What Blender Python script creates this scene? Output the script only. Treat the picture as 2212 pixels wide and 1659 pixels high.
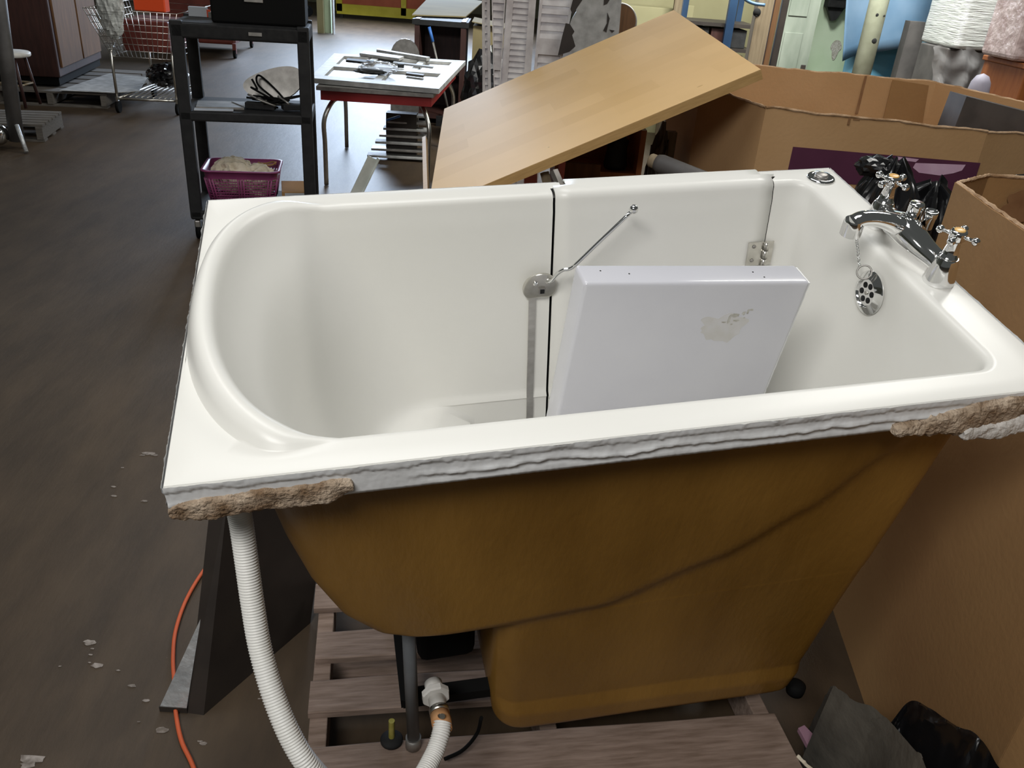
import bpy, bmesh, math, random
from mathutils import Vector, Matrix, noise
PI = math.pi
for o_ in list(bpy.data.objects): bpy.data.objects.remove(o_)
SC = bpy.context.scene
COL = SC.collection

# ------------------------------------------------------------------ camera
CH = 1.67
RC = Matrix(((9.97634115e-01, -6.09180942e-02, -3.18615613e-02),
             (0.0, 4.63459974e-01, -8.86117855e-01),
             (6.87471694e-02, 8.84021401e-01, 4.62363481e-01)))
cd = bpy.data.cameras.new('camera'); cam = bpy.data.objects.new('camera', cd); COL.objects.link(cam)
mw = RC.to_4x4(); mw.translation = Vector((0, 0, CH)); cam.matrix_world = mw
cd.sensor_fit = 'HORIZONTAL'; cd.sensor_width = 36.0; cd.lens = 36.0 * 1789.0 / 2212.0
cd.clip_start = 0.02; cd.clip_end = 200
SC.camera = cam

# ------------------------------------------------------------------ world, lights, exposure
wd = bpy.data.worlds.new('world'); SC.world = wd; wd.use_nodes = True
wb = wd.node_tree.nodes['Background']
wb.inputs[0].default_value = (0.80, 0.84, 0.80, 1); wb.inputs[1].default_value = 0.085
vs = SC.view_settings
vs.view_transform = 'Standard'; vs.look = 'None'; vs.gamma = 1; vs.use_curve_mapping = False
vs.exposure = 0.0

def area(name, loc, target, sx, sy, power, col):
    ld = bpy.data.lights.new(name, 'AREA'); ld.shape = 'RECTANGLE'; ld.size = sx; ld.size_y = sy
    ld.energy = power; ld.color = col
    lo = bpy.data.objects.new(name, ld); COL.objects.link(lo); lo.location = loc
    d = Vector(target) - Vector(loc)
    lo.rotation_euler = d.to_track_quat('-Z', 'Y').to_euler()
    return lo
area('ceiling_tube_light', (-0.5, 1.9, 4.2), (0.0, 1.5, 0), 0.9, 2.4, 45, (0.99, 0.995, 0.99))
area('ceiling_tube_light', (2.7, 4.0, 4.3), (2.4, 3.8, 0), 0.6, 2.4, 70, (1.0, 0.98, 0.93))
area('ceiling_tube_light', (-1.0, -1.3, 3.5), (0.3, 1.1, 0.4), 1.7, 0.7, 88, (1.0, 0.985, 0.955))
area('ceiling_tube_light', (-3.0, 7.2, 4.4), (-3.0, 7.2, 0), 0.6, 2.4, 34, (1.0, 0.98, 0.93))
area('ceiling_tube_light', (2.2, 6.2, 3.6), (3.0, 9.2, 1.2), 2.4, 0.6, 330, (0.98, 1.0, 0.95))
area('daylight_from_dock_door', (-2.2, 19.0, 3.6), (-2.6, 13.5, 0), 4.5, 3.0, 1250, (0.66, 0.80, 1.0))

# ------------------------------------------------------------------ pixel helpers (to find real places in the room)
def ray(px, py):
    return RC @ Vector(((px - 1106.0) / 1789.0, -(py - 829.5) / 1789.0, -1.0))
def PZ(px, py, z=0.0):
    r = ray(px, py); return r * ((z - CH) / r.z) + Vector((0, 0, CH))
def PY(px, py, y):
    r = ray(px, py); return r * (y / r.y) + Vector((0, 0, CH))
def PD(px, py, d):
    return ray(px, py) * d + Vector((0, 0, CH))

# tub frame: x along its length, y across (0 = side nearest), z out of the rim
TO = RC @ Vector((-0.43560189, -0.12820294, -1.03080924)) + Vector((0, 0, CH))
TT = Matrix(((0.97892841, 0.09470407, -0.18091519), (-0.19937845, 0.63473098, -0.74656869), (0.04412938, 0.76690789, 0.64023814)))
TW = (RC @ TT.transposed()).to_4x4(); TW.translation = TO
TWI = TW.inverted()
def TL(px, py, axis, val):
    o = TWI @ Vector((0, 0, CH)); r = TWI.to_3x3() @ ray(px, py)
    return o + r * ((val - o[axis]) / r[axis])

# ------------------------------------------------------------------ materials
def new_mat(name):
    m = bpy.data.materials.new(name); m.use_nodes = True
    return m, m.node_tree.nodes, m.node_tree.links, m.node_tree.nodes['Principled BSDF']
def S(c):  # sRGB 0-255 -> linear
    f = lambda v: (v / 255 / 12.92) if v / 255 <= 0.04045 else ((v / 255 + 0.055) / 1.055) ** 2.4
    return tuple(f(v) for v in c)
def mat(name, c1, c2=None, rough=0.6, metal=0.0, scale=8.0, stretch=(1, 1, 1), bump=0.0, bscale=None, detail=4, lo=0.35, hi=0.65, spec=None, coat=0.0, trans=0.0, alpha=1.0, coords='Object'):
    m, N, L, B = new_mat(name)
    B.inputs['Roughness'].default_value = rough; B.inputs['Metallic'].default_value = metal
    if spec is not None: B.inputs['Specular IOR Level'].default_value = spec
    if coat: B.inputs['Coat Weight'].default_value = coat; B.inputs['Coat Roughness'].default_value = 0.08
    if trans: B.inputs['Transmission Weight'].default_value = trans
    B.inputs['Alpha'].default_value = alpha
    tc = N.new('ShaderNodeTexCoord'); mp = N.new('ShaderNodeMapping'); mp.inputs['Scale'].default_value = stretch
    L.new(tc.outputs[coords], mp.inputs['Vector'])
    if c2 is None:
        B.inputs['Base Color'].default_value = (*c1, 1)
    else:
        n = N.new('ShaderNodeTexNoise'); n.inputs['Scale'].default_value = scale; n.inputs['Detail'].default_value = detail
        r = N.new('ShaderNodeValToRGB'); r.color_ramp.elements[0].position = lo; r.color_ramp.elements[1].position = hi
        r.color_ramp.elements[0].color = (*c1, 1); r.color_ramp.elements[1].color = (*c2, 1)
        L.new(mp.outputs[0], n.inputs['Vector']); L.new(n.outputs['Fac'], r.inputs[0]); L.new(r.outputs[0], B.inputs['Base Color'])
    if bump:
        n2 = N.new('ShaderNodeTexNoise'); n2.inputs['Scale'].default_value = bscale or scale * 4; n2.inputs['Detail'].default_value = 5
        b = N.new('ShaderNodeBump'); b.inputs['Strength'].default_value = min(1, bump); b.inputs['Distance'].default_value = 0.01
        L.new(mp.outputs[0], n2.inputs['Vector']); L.new(n2.outputs['Fac'], b.inputs['Height']); L.new(b.outputs[0], B.inputs['Normal'])
    return m

def floor_mat():
    m, N, L, B = new_mat('worn_concrete')
    tc = N.new('ShaderNodeTexCoord')
    n1 = N.new('ShaderNodeTexNoise'); n1.inputs['Scale'].default_value = 0.9; n1.inputs['Detail'].default_value = 8; n1.inputs['Roughness'].default_value = .6
    r1 = N.new('ShaderNodeValToRGB'); e = r1.color_ramp.elements
    e[0].position = .3; e[0].color = (0.053, 0.036, 0.0225, 1); e[1].position = .7; e[1].color = (0.088, 0.061, 0.038, 1)
    L.new(tc.outputs['Object'], n1.inputs['Vector']); L.new(n1.outputs['Fac'], r1.inputs[0])
    # old scuffs, long and thin
    mp = N.new('ShaderNodeMapping'); mp.inputs['Scale'].default_value = (3.2, 0.8, 1); mp.inputs['Rotation'].default_value = (0, 0, 0.5)
    n2 = N.new('ShaderNodeTexNoise'); n2.inputs['Scale'].default_value = 2.2; n2.inputs['Detail'].default_value = 9; n2.inputs['Roughness'].default_value = .7
    r2 = N.new('ShaderNodeValToRGB'); r2.color_ramp.elements[0].position = .35; r2.color_ramp.elements[1].position = .62
    r2.color_ramp.elements[0].color = (.72, .70, .68, 1); r2.color_ramp.elements[1].color = (1.12, 1.1, 1.05, 1)
    L.new(tc.outputs['Object'], mp.inputs[0]); L.new(mp.outputs[0], n2.inputs['Vector']); L.new(n2.outputs['Fac'], r2.inputs[0])
    mx = N.new('ShaderNodeMixRGB'); mx.blend_type = 'MULTIPLY'; mx.inputs[0].default_value = 1
    L.new(r1.outputs[0], mx.inputs[1]); L.new(r2.outputs[0], mx.inputs[2])
    # plaster crumbs trodden into the floor
    n3 = N.new('ShaderNodeTexNoise'); n3.inputs['Scale'].default_value = 5.5; n3.inputs['Detail'].default_value = 6; n3.inputs['Roughness'].default_value = .72
    r3 = N.new('ShaderNodeValToRGB'); r3.color_ramp.elements[0].position = .715; r3.color_ramp.elements[1].position = .76
    r3.color_ramp.elements[0].color = (0, 0, 0, 1); r3.color_ramp.elements[1].color = (.6, .6, .6, 1)
    L.new(tc.outputs['Object'], n3.inputs['Vector']); L.new(n3.outputs['Fac'], r3.inputs[0])
    mx2 = N.new('ShaderNodeMixRGB'); mx2.inputs[2].default_value = (.55, .47, .42, 1)
    L.new(r3.outputs[0], mx2.inputs[0]); L.new(mx.outputs[0], mx2.inputs[1]); L.new(mx2.outputs[0], B.inputs['Base Color'])
    # slab joints
    b = N.new('ShaderNodeBump'); b.inputs['Strength'].default_value = .25; b.inputs['Distance'].default_value = .01
    L.new(n2.outputs['Fac'], b.inputs['Height']); L.new(b.outputs[0], B.inputs['Normal'])
    B.inputs['Roughness'].default_value = .5
    return m

def wood_mat(name, c1, c2, rough=.55, rings=6.0, stretch=(1, 8, 8), bump=.15):
    m, N, L, B = new_mat(name)
    tc = N.new('ShaderNodeTexCoord'); mp = N.new('ShaderNodeMapping'); mp.inputs['Scale'].default_value = stretch
    n = N.new('ShaderNodeTexNoise'); n.inputs['Scale'].default_value = rings; n.inputs['Detail'].default_value = 8; n.inputs['Roughness'].default_value = .6
    r = N.new('ShaderNodeValToRGB'); r.color_ramp.elements[0].position = .3; r.color_ramp.elements[1].position = .7
    r.color_ramp.elements[0].color = (*c1, 1); r.color_ramp.elements[1].color = (*c2, 1)
    L.new(tc.outputs['Object'], mp.inputs[0]); L.new(mp.outputs[0], n.inputs['Vector']); L.new(n.outputs['Fac'], r.inputs[0]); L.new(r.outputs[0], B.inputs['Base Color'])
    b = N.new('ShaderNodeBump'); b.inputs['Strength'].default_value = bump; b.inputs['Distance'].default_value = .004
    L.new(n.outputs['Fac'], b.inputs['Height']); L.new(b.outputs[0], B.inputs['Normal'])
    B.inputs['Roughness'].default_value = rough
    return m

def block_mat():
    # edge-glued maple blocks
    m, N, L, B = new_mat('butcher_block')
    tc = N.new('ShaderNodeTexCoord'); br = N.new('ShaderNodeTexBrick')
    br.inputs['Scale'].default_value = 1; br.inputs['Brick Width'].default_value = .42; br.inputs['Row Height'].default_value = .16
    br.inputs['Mortar Size'].default_value = 0.0; br.inputs['Color1'].default_value = (.80, .545, .265, 1); br.inputs['Color2'].default_value = (.73, .485, .225, 1)
    br.inputs['Mortar'].default_value = (.7, .45, .2, 1)
    L.new(tc.outputs['Object'], br.inputs['Vector'])
    n = N.new('ShaderNodeTexNoise'); n.inputs['Scale'].default_value = 3; n.inputs['Detail'].default_value = 6
    r = N.new('ShaderNodeValToRGB'); r.color_ramp.elements[0].color = (.9, .88, .85, 1); r.color_ramp.elements[1].color = (1.08, 1.06, 1.02, 1)
    L.new(tc.outputs['Object'], n.inputs['Vector']); L.new(n.outputs['Fac'], r.inputs[0])
    mx = N.new('ShaderNodeMixRGB'); mx.blend_type = 'MULTIPLY'; mx.inputs[0].default_value = 1
    L.new(br.outputs['Color'], mx.inputs[1]); L.new(r.outputs[0], mx.inputs[2]); L.new(mx.outputs[0], B.inputs['Base Color'])
    B.inputs['Roughness'].default_value = .62; B.inputs['Specular IOR Level'].default_value = .3
    return m

M = {}
M['floor'] = floor_mat()
M['acrylic'] = mat('ivory_acrylic', (.80, .79, .742), (.83, .82, .778), rough=.33, scale=2, spec=.4)
M['fibreglass'] = mat('amber_fibreglass', (.19, .092, .014), (.30, .155, .030), rough=.38, scale=3.0, stretch=(1.4, 1, .5), bump=.12, bscale=60, detail=5)
M['edge'] = mat('chipped_acrylic_edge', (.76, .77, .78), (.84, .85, .86), rough=.45, scale=26, bump=.06, bscale=60)
M['fibreboard'] = mat('broken_fibreboard', (.20, .115, .055), (.62, .50, .38), rough=.95, scale=22, bump=.7, bscale=160, detail=8)
M['caulk'] = mat('old_caulk', (.55, .52, .48), (.68, .65, .62), rough=.75, scale=30, bump=.4)
M['chrome'] = mat('chrome', (.82, .82, .82), rough=.07, metal=1)
M['steel'] = mat('brushed_steel', (.60, .58, .53), (.72, .70, .65), rough=.28, metal=1, scale=40, stretch=(1, 8, 1))
M['dullsteel'] = mat('dull_steel', (.30, .29, .27), (.42, .40, .38), rough=.45, metal=.8, scale=20)
M['black'] = mat('black_rubber', (.005, .005, .005), rough=.8, spec=.15)
M['darkhole'] = mat('dark_opening', (.006, .006, .006), rough=.9)
M['cap'] = mat('amber_index_cap', (.75, .42, .12), (.85, .55, .2), rough=.3, scale=60)
M['panelwhite'] = mat('white_panel_gelcoat', (.62, .62, .67), (.67, .67, .71), rough=.14, scale=3, coat=.2)
M['dirt'] = mat('grimy_smear', (.34, .32, .26), (.6, .59, .56), rough=.6, scale=80)
M['hose'] = mat('white_corrugated_plastic', (.82, .81, .77), (.86, .85, .82), rough=.42, scale=12)
M['pvc'] = mat('white_pvc', (.60, .58, .54), (.72, .70, .67), rough=.5, scale=20)
M['orangeband'] = mat('orange_tape', (.55, .26, .10), (.66, .36, .17), rough=.6, scale=40)
M['greypipe'] = mat('grey_pipe', (.12, .13, .14), (.17, .18, .19), rough=.5, scale=10)
M['yellowrod'] = mat('yellow_zinc_rod', (.45, .40, .08), (.55, .5, .14), rough=.4, metal=.4, scale=50)
M['pallet'] = wood_mat('weathered_pallet_wood', (.17, .115, .085), (.33, .245, .20), rough=.85, stretch=(1.5, 14, 14), bump=.4)
M['paledeck'] = wood_mat('grey_pallet_wood', (.09, .08, .068), (.17, .15, .13), rough=.85, stretch=(1.5, 12, 12), bump=.4)
M['darkpanel'] = mat('dark_brown_laminate', (.026, .020, .017), (.036, .028, .023), rough=.55, scale=10)
M['foil'] = mat('aluminium_foil_tape', (.50, .52, .54), (.70, .71, .72), rough=.38, metal=.55, scale=25, bump=.5, bscale=40)
M['orange'] = mat('orange_cord_jacket', (.62, .12, .045), rough=.5)
M['card'] = mat('brown_cardboard', (.50, .295, .135), (.56, .34, .165), rough=.9, scale=2.5, bump=.1, bscale=70)
M['card2'] = mat('dull_brown_cardboard', (.31, .165, .062), (.38, .215, .085), rough=.9, scale=2.0, bump=.1, bscale=70)
M['cardedge'] = mat('torn_cardboard_edge', (.30, .17, .08), (.62, .43, .27), rough=.95, scale=14, bump=.5)
M['cardtan'] = mat('pale_tan_cardboard', (.21, .17, .085), (.26, .21, .105), rough=.9, scale=2)
M['stain'] = mat('water_stain', (.20, .09, .035), (.30, .16, .07), rough=.85, scale=12)
M['purple'] = mat('plum_ink', (.085, .016, .045), (.10, .02, .055), rough=.75, scale=8)
M['lilac'] = mat('lilac_ink', (.62, .38, .52), (.70, .47, .60), rough=.75, scale=14)
M['bag'] = mat('black_polythene', (.008, .008, .009), rough=.20, spec=.8)
M['block'] = block_mat()
M['blockedge'] = wood_mat('block_edge', (.48, .29, .11), (.62, .39, .16), stretch=(2, 20, 20), rough=.5)
M['blackpl'] = mat('black_plastic', (.016, .016, .017), (.024, .024, .025), rough=.65, spec=.3, scale=20)
M['cartgrey'] = mat('charcoal_plastic', (.014, .014, .015), (.022, .022, .022), rough=.75, spec=.25, scale=30)
M['magenta'] = mat('magenta_plastic', (.22, .040, .125), (.28, .055, .16), rough=.42, scale=8)
M['cream'] = mat('cream_cloth', (.60, .52, .38), (.78, .70, .56), rough=.85, scale=25)
M['paper'] = mat('white_paper', (.45, .47, .50), rough=.7)
M['red'] = mat('red_enamel', (.30, .022, .022), (.36, .03, .03), rough=.35, scale=6)
M['darkred'] = mat('dark_red_paint', (.10, .018, .012), (.15, .03, .02), rough=.5, scale=6)
M['white'] = mat('dusty_white_paint', (.30, .30, .29), (.46, .46, .45), rough=.55, scale=14)
M['shutter'] = mat('grimy_white_shutter', (.50, .46, .46), (.72, .69, .68), rough=.7, scale=9)
M['brownwood'] = wood_mat('brown_veneer', (.10, .045, .016), (.19, .09, .033), stretch=(6, 6, .6), rough=.75)
M['darkwood'] = wood_mat('dark_mahogany', (.030, .010, .008), (.06, .02, .015), stretch=(6, 6, .6))
M['orangewood'] = wood_mat('orange_stained_wood', (.24, .07, .015), (.36, .12, .03), stretch=(6, 6, .8))
M['signal'] = mat('bright_orange_plastic', (.85, .09, .02), rough=.4)
M['yellow'] = mat('yellow_paint', (.62, .50, .03), (.70, .57, .05), rough=.5, scale=5)
M['redboard'] = mat('brick_red_board', (.42, .085, .04), (.52, .12, .06), rough=.6, scale=3)
M['palegreen'] = mat('pale_green_wall_paint', (.52, .66, .46), (.62, .74, .56), rough=.7, scale=2.5)
M['greygreen'] = mat('grey_green_paint', (.16, .19, .15), (.26, .29, .24), rough=.7, scale=6, stretch=(1, 1, .3))
M['bluepl'] = mat('blue_polythene', (.10, .30, .44), (.18, .38, .50), rough=.35, scale=2)
M['palebluepl'] = mat('pale_blue_sheeting', (.20, .30, .42), (.08, .17, .28), rough=.3, scale=1.6)
M['bluesteel'] = mat('blue_painted_steel', (.010, .032, .075), (.015, .045, .10), rough=.45, scale=6)
M['wrap'] = mat('clear_stretch_wrap', (.42, .43, .41), (.62, .63, .61), rough=.22, scale=5, stretch=(1, 1, 14), bump=.9, bscale=9)
M['pinkwrap'] = mat('pink_stretch_wrap', (.48, .36, .35), (.70, .58, .57), rough=.22, scale=16, bump=.9, bscale=22)
M['pole'] = mat('olive_painted_steel', (.27, .28, .20), (.38, .39, .29), rough=.5, scale=7)
M['salmon'] = mat('salmon_pink_foam', (.72, .20, .18), rough=.7)
M['tarp'] = mat('grey_dusty_tarp', (.032, .030, .027), (.10, .092, .078), rough=.6, scale=3.5, bump=.4, bscale=18)
M['barmetal'] = mat('pale_green_grey_metal', (.50, .54, .50), (.66, .70, .66), rough=.4, metal=.3, scale=14)
M['faintstain'] = mat('faint_yellow_stain', (.60, .585, .56), (.65, .64, .65), rough=.4, scale=30)
M['lavender'] = mat('pale_lavender_vinyl', (.34, .32, .40), (.42, .40, .48), rough=.5, scale=6)
M['crumb'] = mat('plaster_crumb', (.15, .125, .105), (.34, .30, .27), rough=.9, scale=60)
M['canvas'] = mat('dusty_canvas', (.050, .046, .038), (.15, .135, .11), rough=.85, scale=4, bump=.3, bscale=40)
M['film'] = mat('clear_bag_film', (.34, .33, .33), rough=.15, alpha=.45)
M['greybin'] = mat('grey_plastic_bin', (.065, .060, .058), (.10, .092, .088), rough=.6, scale=8)
M['bluetape'] = mat('blue_plastic', (.06, .20, .60), rough=.5)
M['timber'] = wood_mat('rough_timber_post', (.17, .125, .075), (.30, .235, .15), stretch=(7, 7, .5), rough=.85)
M['mauve'] = mat('mauve_plastic', (.36, .20, .27), rough=.6)
M['wallpaint'] = mat('dim_buff_wall', (.22, .21, .15), (.30, .29, .21), rough=.85, scale=1.5)
M['wallcream'] = mat('cream_wall_panel', (.33, .30, .165), (.38, .35, .20), rough=.8, scale=2)

# ------------------------------------------------------------------ mesh helpers
class MB:
    def __init__(s): s.bm = bmesh.new()
    def box(s, c, size, rot=None, bevel=0, seg=2):
        bm = bmesh.new(); bmesh.ops.create_cube(bm, size=1)
        for v in bm.verts: v.co = Vector((v.co.x * size[0], v.co.y * size[1], v.co.z * size[2]))
        if bevel: bmesh.ops.bevel(bm, geom=bm.edges[:], offset=bevel, segments=seg, affect='EDGES', profile=.5)
        R = rot if isinstance(rot, Matrix) else (Matrix.Rotation(rot, 3, 'Z') if rot else Matrix.Identity(3))
        for v in bm.verts: v.co = R @ v.co + Vector(c)
        s._merge(bm); return s
    def _merge(s, bm):
        vm = {v: s.bm.verts.new(v.co) for v in bm.verts}
        for f in bm.faces:
            try: nf = s.bm.faces.new([vm[v] for v in f.verts]); nf.smooth = f.smooth
            except ValueError: pass
        bm.free()
    def rings(s, rings, cap0=True, cap1=True, closed=True, smooth=True):
        vr = [[s.bm.verts.new(p) for p in r] for r in rings]
        n = len(vr[0])
        for a, b in zip(vr[:-1], vr[1:]):
            for i in range(n if closed else n - 1):
                j = (i + 1) % n
                f = s.bm.faces.new((a[i], a[j], b[j], b[i])); f.smooth = smooth
        if cap0: s.bm.faces.new(vr[0][::-1])
        if cap1: s.bm.faces.new(vr[-1])
        return s
    def tube(s, pts, r, n=12, cap=True, smooth=True, flat=1.0, up=None):
        pts = [Vector(p) for p in pts]; rs = r if isinstance(r, (list, tuple)) else [r] * len(pts)
        rings = []; nx = None
        for i, p in enumerate(pts):
            t = (pts[min(i + 1, len(pts) - 1)] - pts[max(i - 1, 0)]).normalized()
            if nx is None:
                u = Vector(up) if up else (Vector((0, 0, 1)) if abs(t.z) < .9 else Vector((1, 0, 0)))
                nx = t.cross(u).normalized()
            else: nx = (nx - t * nx.dot(t)).normalized()
            ny = t.cross(nx)
            rings.append([p + nx * (math.cos(2 * PI * k / n) * rs[i]) + ny * (math.sin(2 * PI * k / n) * rs[i] * flat) for k in range(n)])
        return s.rings(rings, cap, cap, True, smooth)
    def cyl(s, a, b, r, r2=None, n=20, cap=True): return s.tube([a, b], [r, r if r2 is None else r2], n, cap)
    def lathe(s, prof, origin=(0, 0, 0), axis=(0, 0, 1), n=28):
        ax = Vector(axis).normalized(); u = ax.orthogonal().normalized(); w = ax.cross(u); o = Vector(origin)
        rg = [[o + ax * z + (u * math.cos(2 * PI * k / n) + w * math.sin(2 * PI * k / n)) * max(r, 1e-5) for k in range(n)] for r, z in prof]
        return s.rings(rg)
    def sphere(s, c, r, sc=(1, 1, 1), n=14):
        bm = bmesh.new(); bmesh.ops.create_uvsphere(bm, u_segments=n, v_segments=max(6, n // 2 + 2), radius=r)
        for v in bm.verts: v.co = Vector((v.co.x * sc[0], v.co.y * sc[1], v.co.z * sc[2])) + Vector(c)
        for f in bm.faces: f.smooth = True
        s._merge(bm); return s
    def prism(s, poly, d, bevel=0):
        """closed polygon (3-D points) thickened by the vector d"""
        d = Vector(d); a = [Vector(p) for p in poly]
        va = [s.bm.verts.new(p) for p in a]; vb = [s.bm.verts.new(p + d) for p in a]; n = len(a)
        s.bm.faces.new(va[::-1]); s.bm.faces.new(vb)
        for i in range(n): s.bm.faces.new((va[i], va[(i + 1) % n], vb[(i + 1) % n], vb[i]))
        return s
    def beam(s, a, b, w, h, up=(0, 0, 1)):
        a = Vector(a); b = Vector(b); t = (b - a).normalized(); x = t.cross(Vector(up)).normalized(); y = x.cross(t)
        q = [(-w / 2, -h / 2), (w / 2, -h / 2), (w / 2, h / 2), (-w / 2, h / 2)]
        return s.rings([[p + x * i + y * j for i, j in q] for p in (a, b)], smooth=False)
    def build(s, name, m, parent=None, xf=None, smooth=None):
        if xf is not None:
            for v in s.bm.verts: v.co = xf @ v.co
        bmesh.ops.recalc_face_normals(s.bm, faces=s.bm.faces[:])
        if smooth is not None:
            for f in s.bm.faces: f.smooth = smooth
        me = bpy.data.meshes.new(name); s.bm.to_mesh(me); s.bm.free(); me.materials.append(M[m] if isinstance(m, str) else m)
        o = bpy.data.objects.new(name, me); COL.objects.link(o)
        if parent: o.parent = parent
        return o
def rel(parent):
    """world -> local transform of a top-level empty"""
    return parent.matrix_basis.inverted()
def thing(name, label, cat, loc=(0, 0, 0), rz=0, group=None):
    o = bpy.data.objects.new(name, None); COL.objects.link(o); o.location = loc; o.rotation_euler = (0, 0, rz)
    o.empty_display_size = .05
    o['label'] = label; o['category'] = cat
    if group: o['group'] = group
    return o
def tag(o, label, cat, group=None, kind=None):
    o['label'] = label; o['category'] = cat
    if group: o['group'] = group
    if kind: o['kind'] = kind
    return o
def struct(o): o['kind'] = 'structure'; return o
def autosmooth(o, ang=40):
    me = o.data
    for p in me.polygons: p.use_smooth = True
    try: me.set_sharp_from_angle(angle=math.radians(ang))
    except Exception: pass
    return o
def bez(pts, n):
    """Catmull-Rom through pts"""
    P = [Vector(p) for p in pts]; P = [P[0] * 2 - P[1]] + P + [P[-1] * 2 - P[-2]]; out = []
    for i in range(1, len(P) - 2):
        for k in range(n):
            t = k / n; a, b, c, d = P[i - 1], P[i], P[i + 1], P[i + 2]
            out.append(.5 * ((2 * b) + (c - a) * t + (2 * a - 5 * b + 4 * c - d) * t * t + (3 * b - a - 3 * c + d) * t ** 3))
    out.append(P[-2]); return out
def lerp(a, b, t): return a + (b - a) * t
def interp(tab, z):
    """tab rows (z, values...) with falling z"""
    if z >= tab[0][0]: return tab[0][1:]
    for a, b in zip(tab[:-1], tab[1:]):
        if z >= b[0]:
            t = (z - a[0]) / (b[0] - a[0]); return tuple(lerp(p, q, t) for p, q in zip(a[1:], b[1:]))
    return tab[-1][1:]
def sstep(a, b, x):
    t = max(0, min(1, (x - a) / (b - a))); return t * t * (3 - 2 * t)

# ------------------------------------------------------------------ room
fl = MB(); fl.box((0, 11, -.05), (26, 34, .1)); struct(fl.build('floor', 'floor'))
struct(MB().box((-2, 26, 2.2), (26, .2, 4.4)).build('wall_back', 'wallpaint'))
struct(MB().box((-11, 11, 2.2), (.2, 32, 4.4)).build('wall_left', 'wallpaint'))
struct(MB().box((10.5, 11, 2.2), (.2, 32, 4.4)).build('wall_right', 'wallpaint'))

# ------------------------------------------------------------------ walk-in bathtub
TUB = thing('walk_in_bathtub', 'white walk-in bathtub with side door, tilted forward on a wooden pallet', 'bathtub')
TUB.rotation_euler = TW.to_3x3().to_euler(); TUB.location = TO
LX, WY = 1.32, .762
N1, NC, N3, NFL, NFM, NFR, N6 = 44, 8, 18, 12, 14, 5, 56
IN = [  # z, xl, xj, xr, yn, yf, rc
    (0, .048, .22, 1.235, .064, .705, .035), (-.05, .086, .25, 1.232, .067, .697, .034), (-.10, .112, .28, 1.229, .070, .689, .032), (-.20, .142, .33, 1.221, .077, .673, .03),
    (-.30, .168, .37, 1.213, .084, .656, .026), (-.38, .198, .40, 1.206, .090, .643, .024), (-.44, .232, .42, 1.202, .095, .634, .022), (-.458, .25, .425, 1.200, .1, .63, .022)]
IN2 = [(-.466, .27, .43, 1.200, .108, .622, .022), (-.468, .32, .44, 1.200, .108, .622, .022), (-.469, .380, .455, 1.200, .104, .624, .022), (-.476, .398, .465, 1.199, .1, .624, .022), (-.51, .470, .51, 1.197, .1, .618, .020),
    (-.70, .480, .52, 1.184, .11, .592, .014), (-.83, .490, .53, 1.160, .12, .572, .03), (-.85, .50, .54, 1.145, .135, .56, .03)]
GAP = dict(low=(1.163, 1.158, .679, .6745), mid1=(1.176, 1.171, .680, .6745), outer=(1.147, 1.141, .709, .699))
def inner_ring(row, off=0.0, z=None, mode='low'):
    zz, xl, xj, xr, yn, yf, rc = row
    xl -= 0; P = []; z = zz if z is None else z
    yn -= off; yf += off; xr += off; rc += off
    for i in range(N1): P.append((lerp(xj, xr - rc, i / N1), yn))
    for i in range(NC):
        a = -PI / 2 + (PI / 2) * i / NC; P.append((xr - rc + rc * math.cos(a), yn + rc + rc * math.sin(a)))
    for i in range(N3): P.append((xr, lerp(yn + rc, yf - rc, i / N3)))
    for i in range(NC):
        a = (PI / 2) * i / NC; P.append((xr - rc + rc * math.cos(a), yf - rc + rc * math.sin(a)))
    g = GAP[mode]; xs = [xr - rc, lerp(xr - rc, g[0], .5)] + [g[0], g[1]] + [lerp(g[1], g[2], (i + 1) / NFM) for i in range(NFM - 1)] + [g[2], g[3]] + [lerp(g[3], xj, (i + 1) / NFL) for i in range(NFL - 1)]
    for x in xs: P.append((x, yf))
    cy = (yn + yf) / 2; ry = (yf - yn) / 2; rx = xj - (xl - off)
    for i in range(N6):
        a = PI / 2 + PI * i / N6
        ca, sa = math.cos(a), math.sin(a); e = 2 / 2.25
        P.append((xj + rx * math.copysign(abs(ca) ** e, ca), cy + ry * math.copysign(abs(sa) ** e, sa)))
    return [Vector((x, y, z)) for x, y in P], len(xs)
_, NX = inner_ring(IN[0])
I6 = N1 + NC + N3 + NC + NX            # first point of the rounded left end
IG = N1 + NC + N3 + NC                 # first point of the far side
NT = I6 + N6
base = IN[0]
def wgt(i):
    if i < I6: 
        # soft tail of the neck roll along the straight sides
        return 0.0
    return math.sin(PI * (i - I6) / N6)
def roll_ring(off_roll, frac_h, off_flat, z_flat):
    """ring outside the basin mouth: on the round end it rides the raised neck roll"""
    R0, _ = inner_ring(base); Ra, _ = inner_ring(base, off_flat); Rb, _ = inner_ring(base, off_roll)
    out = []
    for i in range(NT):
        w = wgt(i); k = sstep(0, .45, w)
        p = Ra[i].lerp(Rb[i], k)
        h = .044 * (w ** .9)
        p.z = lerp(z_flat, 0, k) + h * frac_h
        p.x = max(p.x, .0015)
        out.append(p)
    return out
OUT = [Vector((0, 0, 0))] * NT
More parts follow.
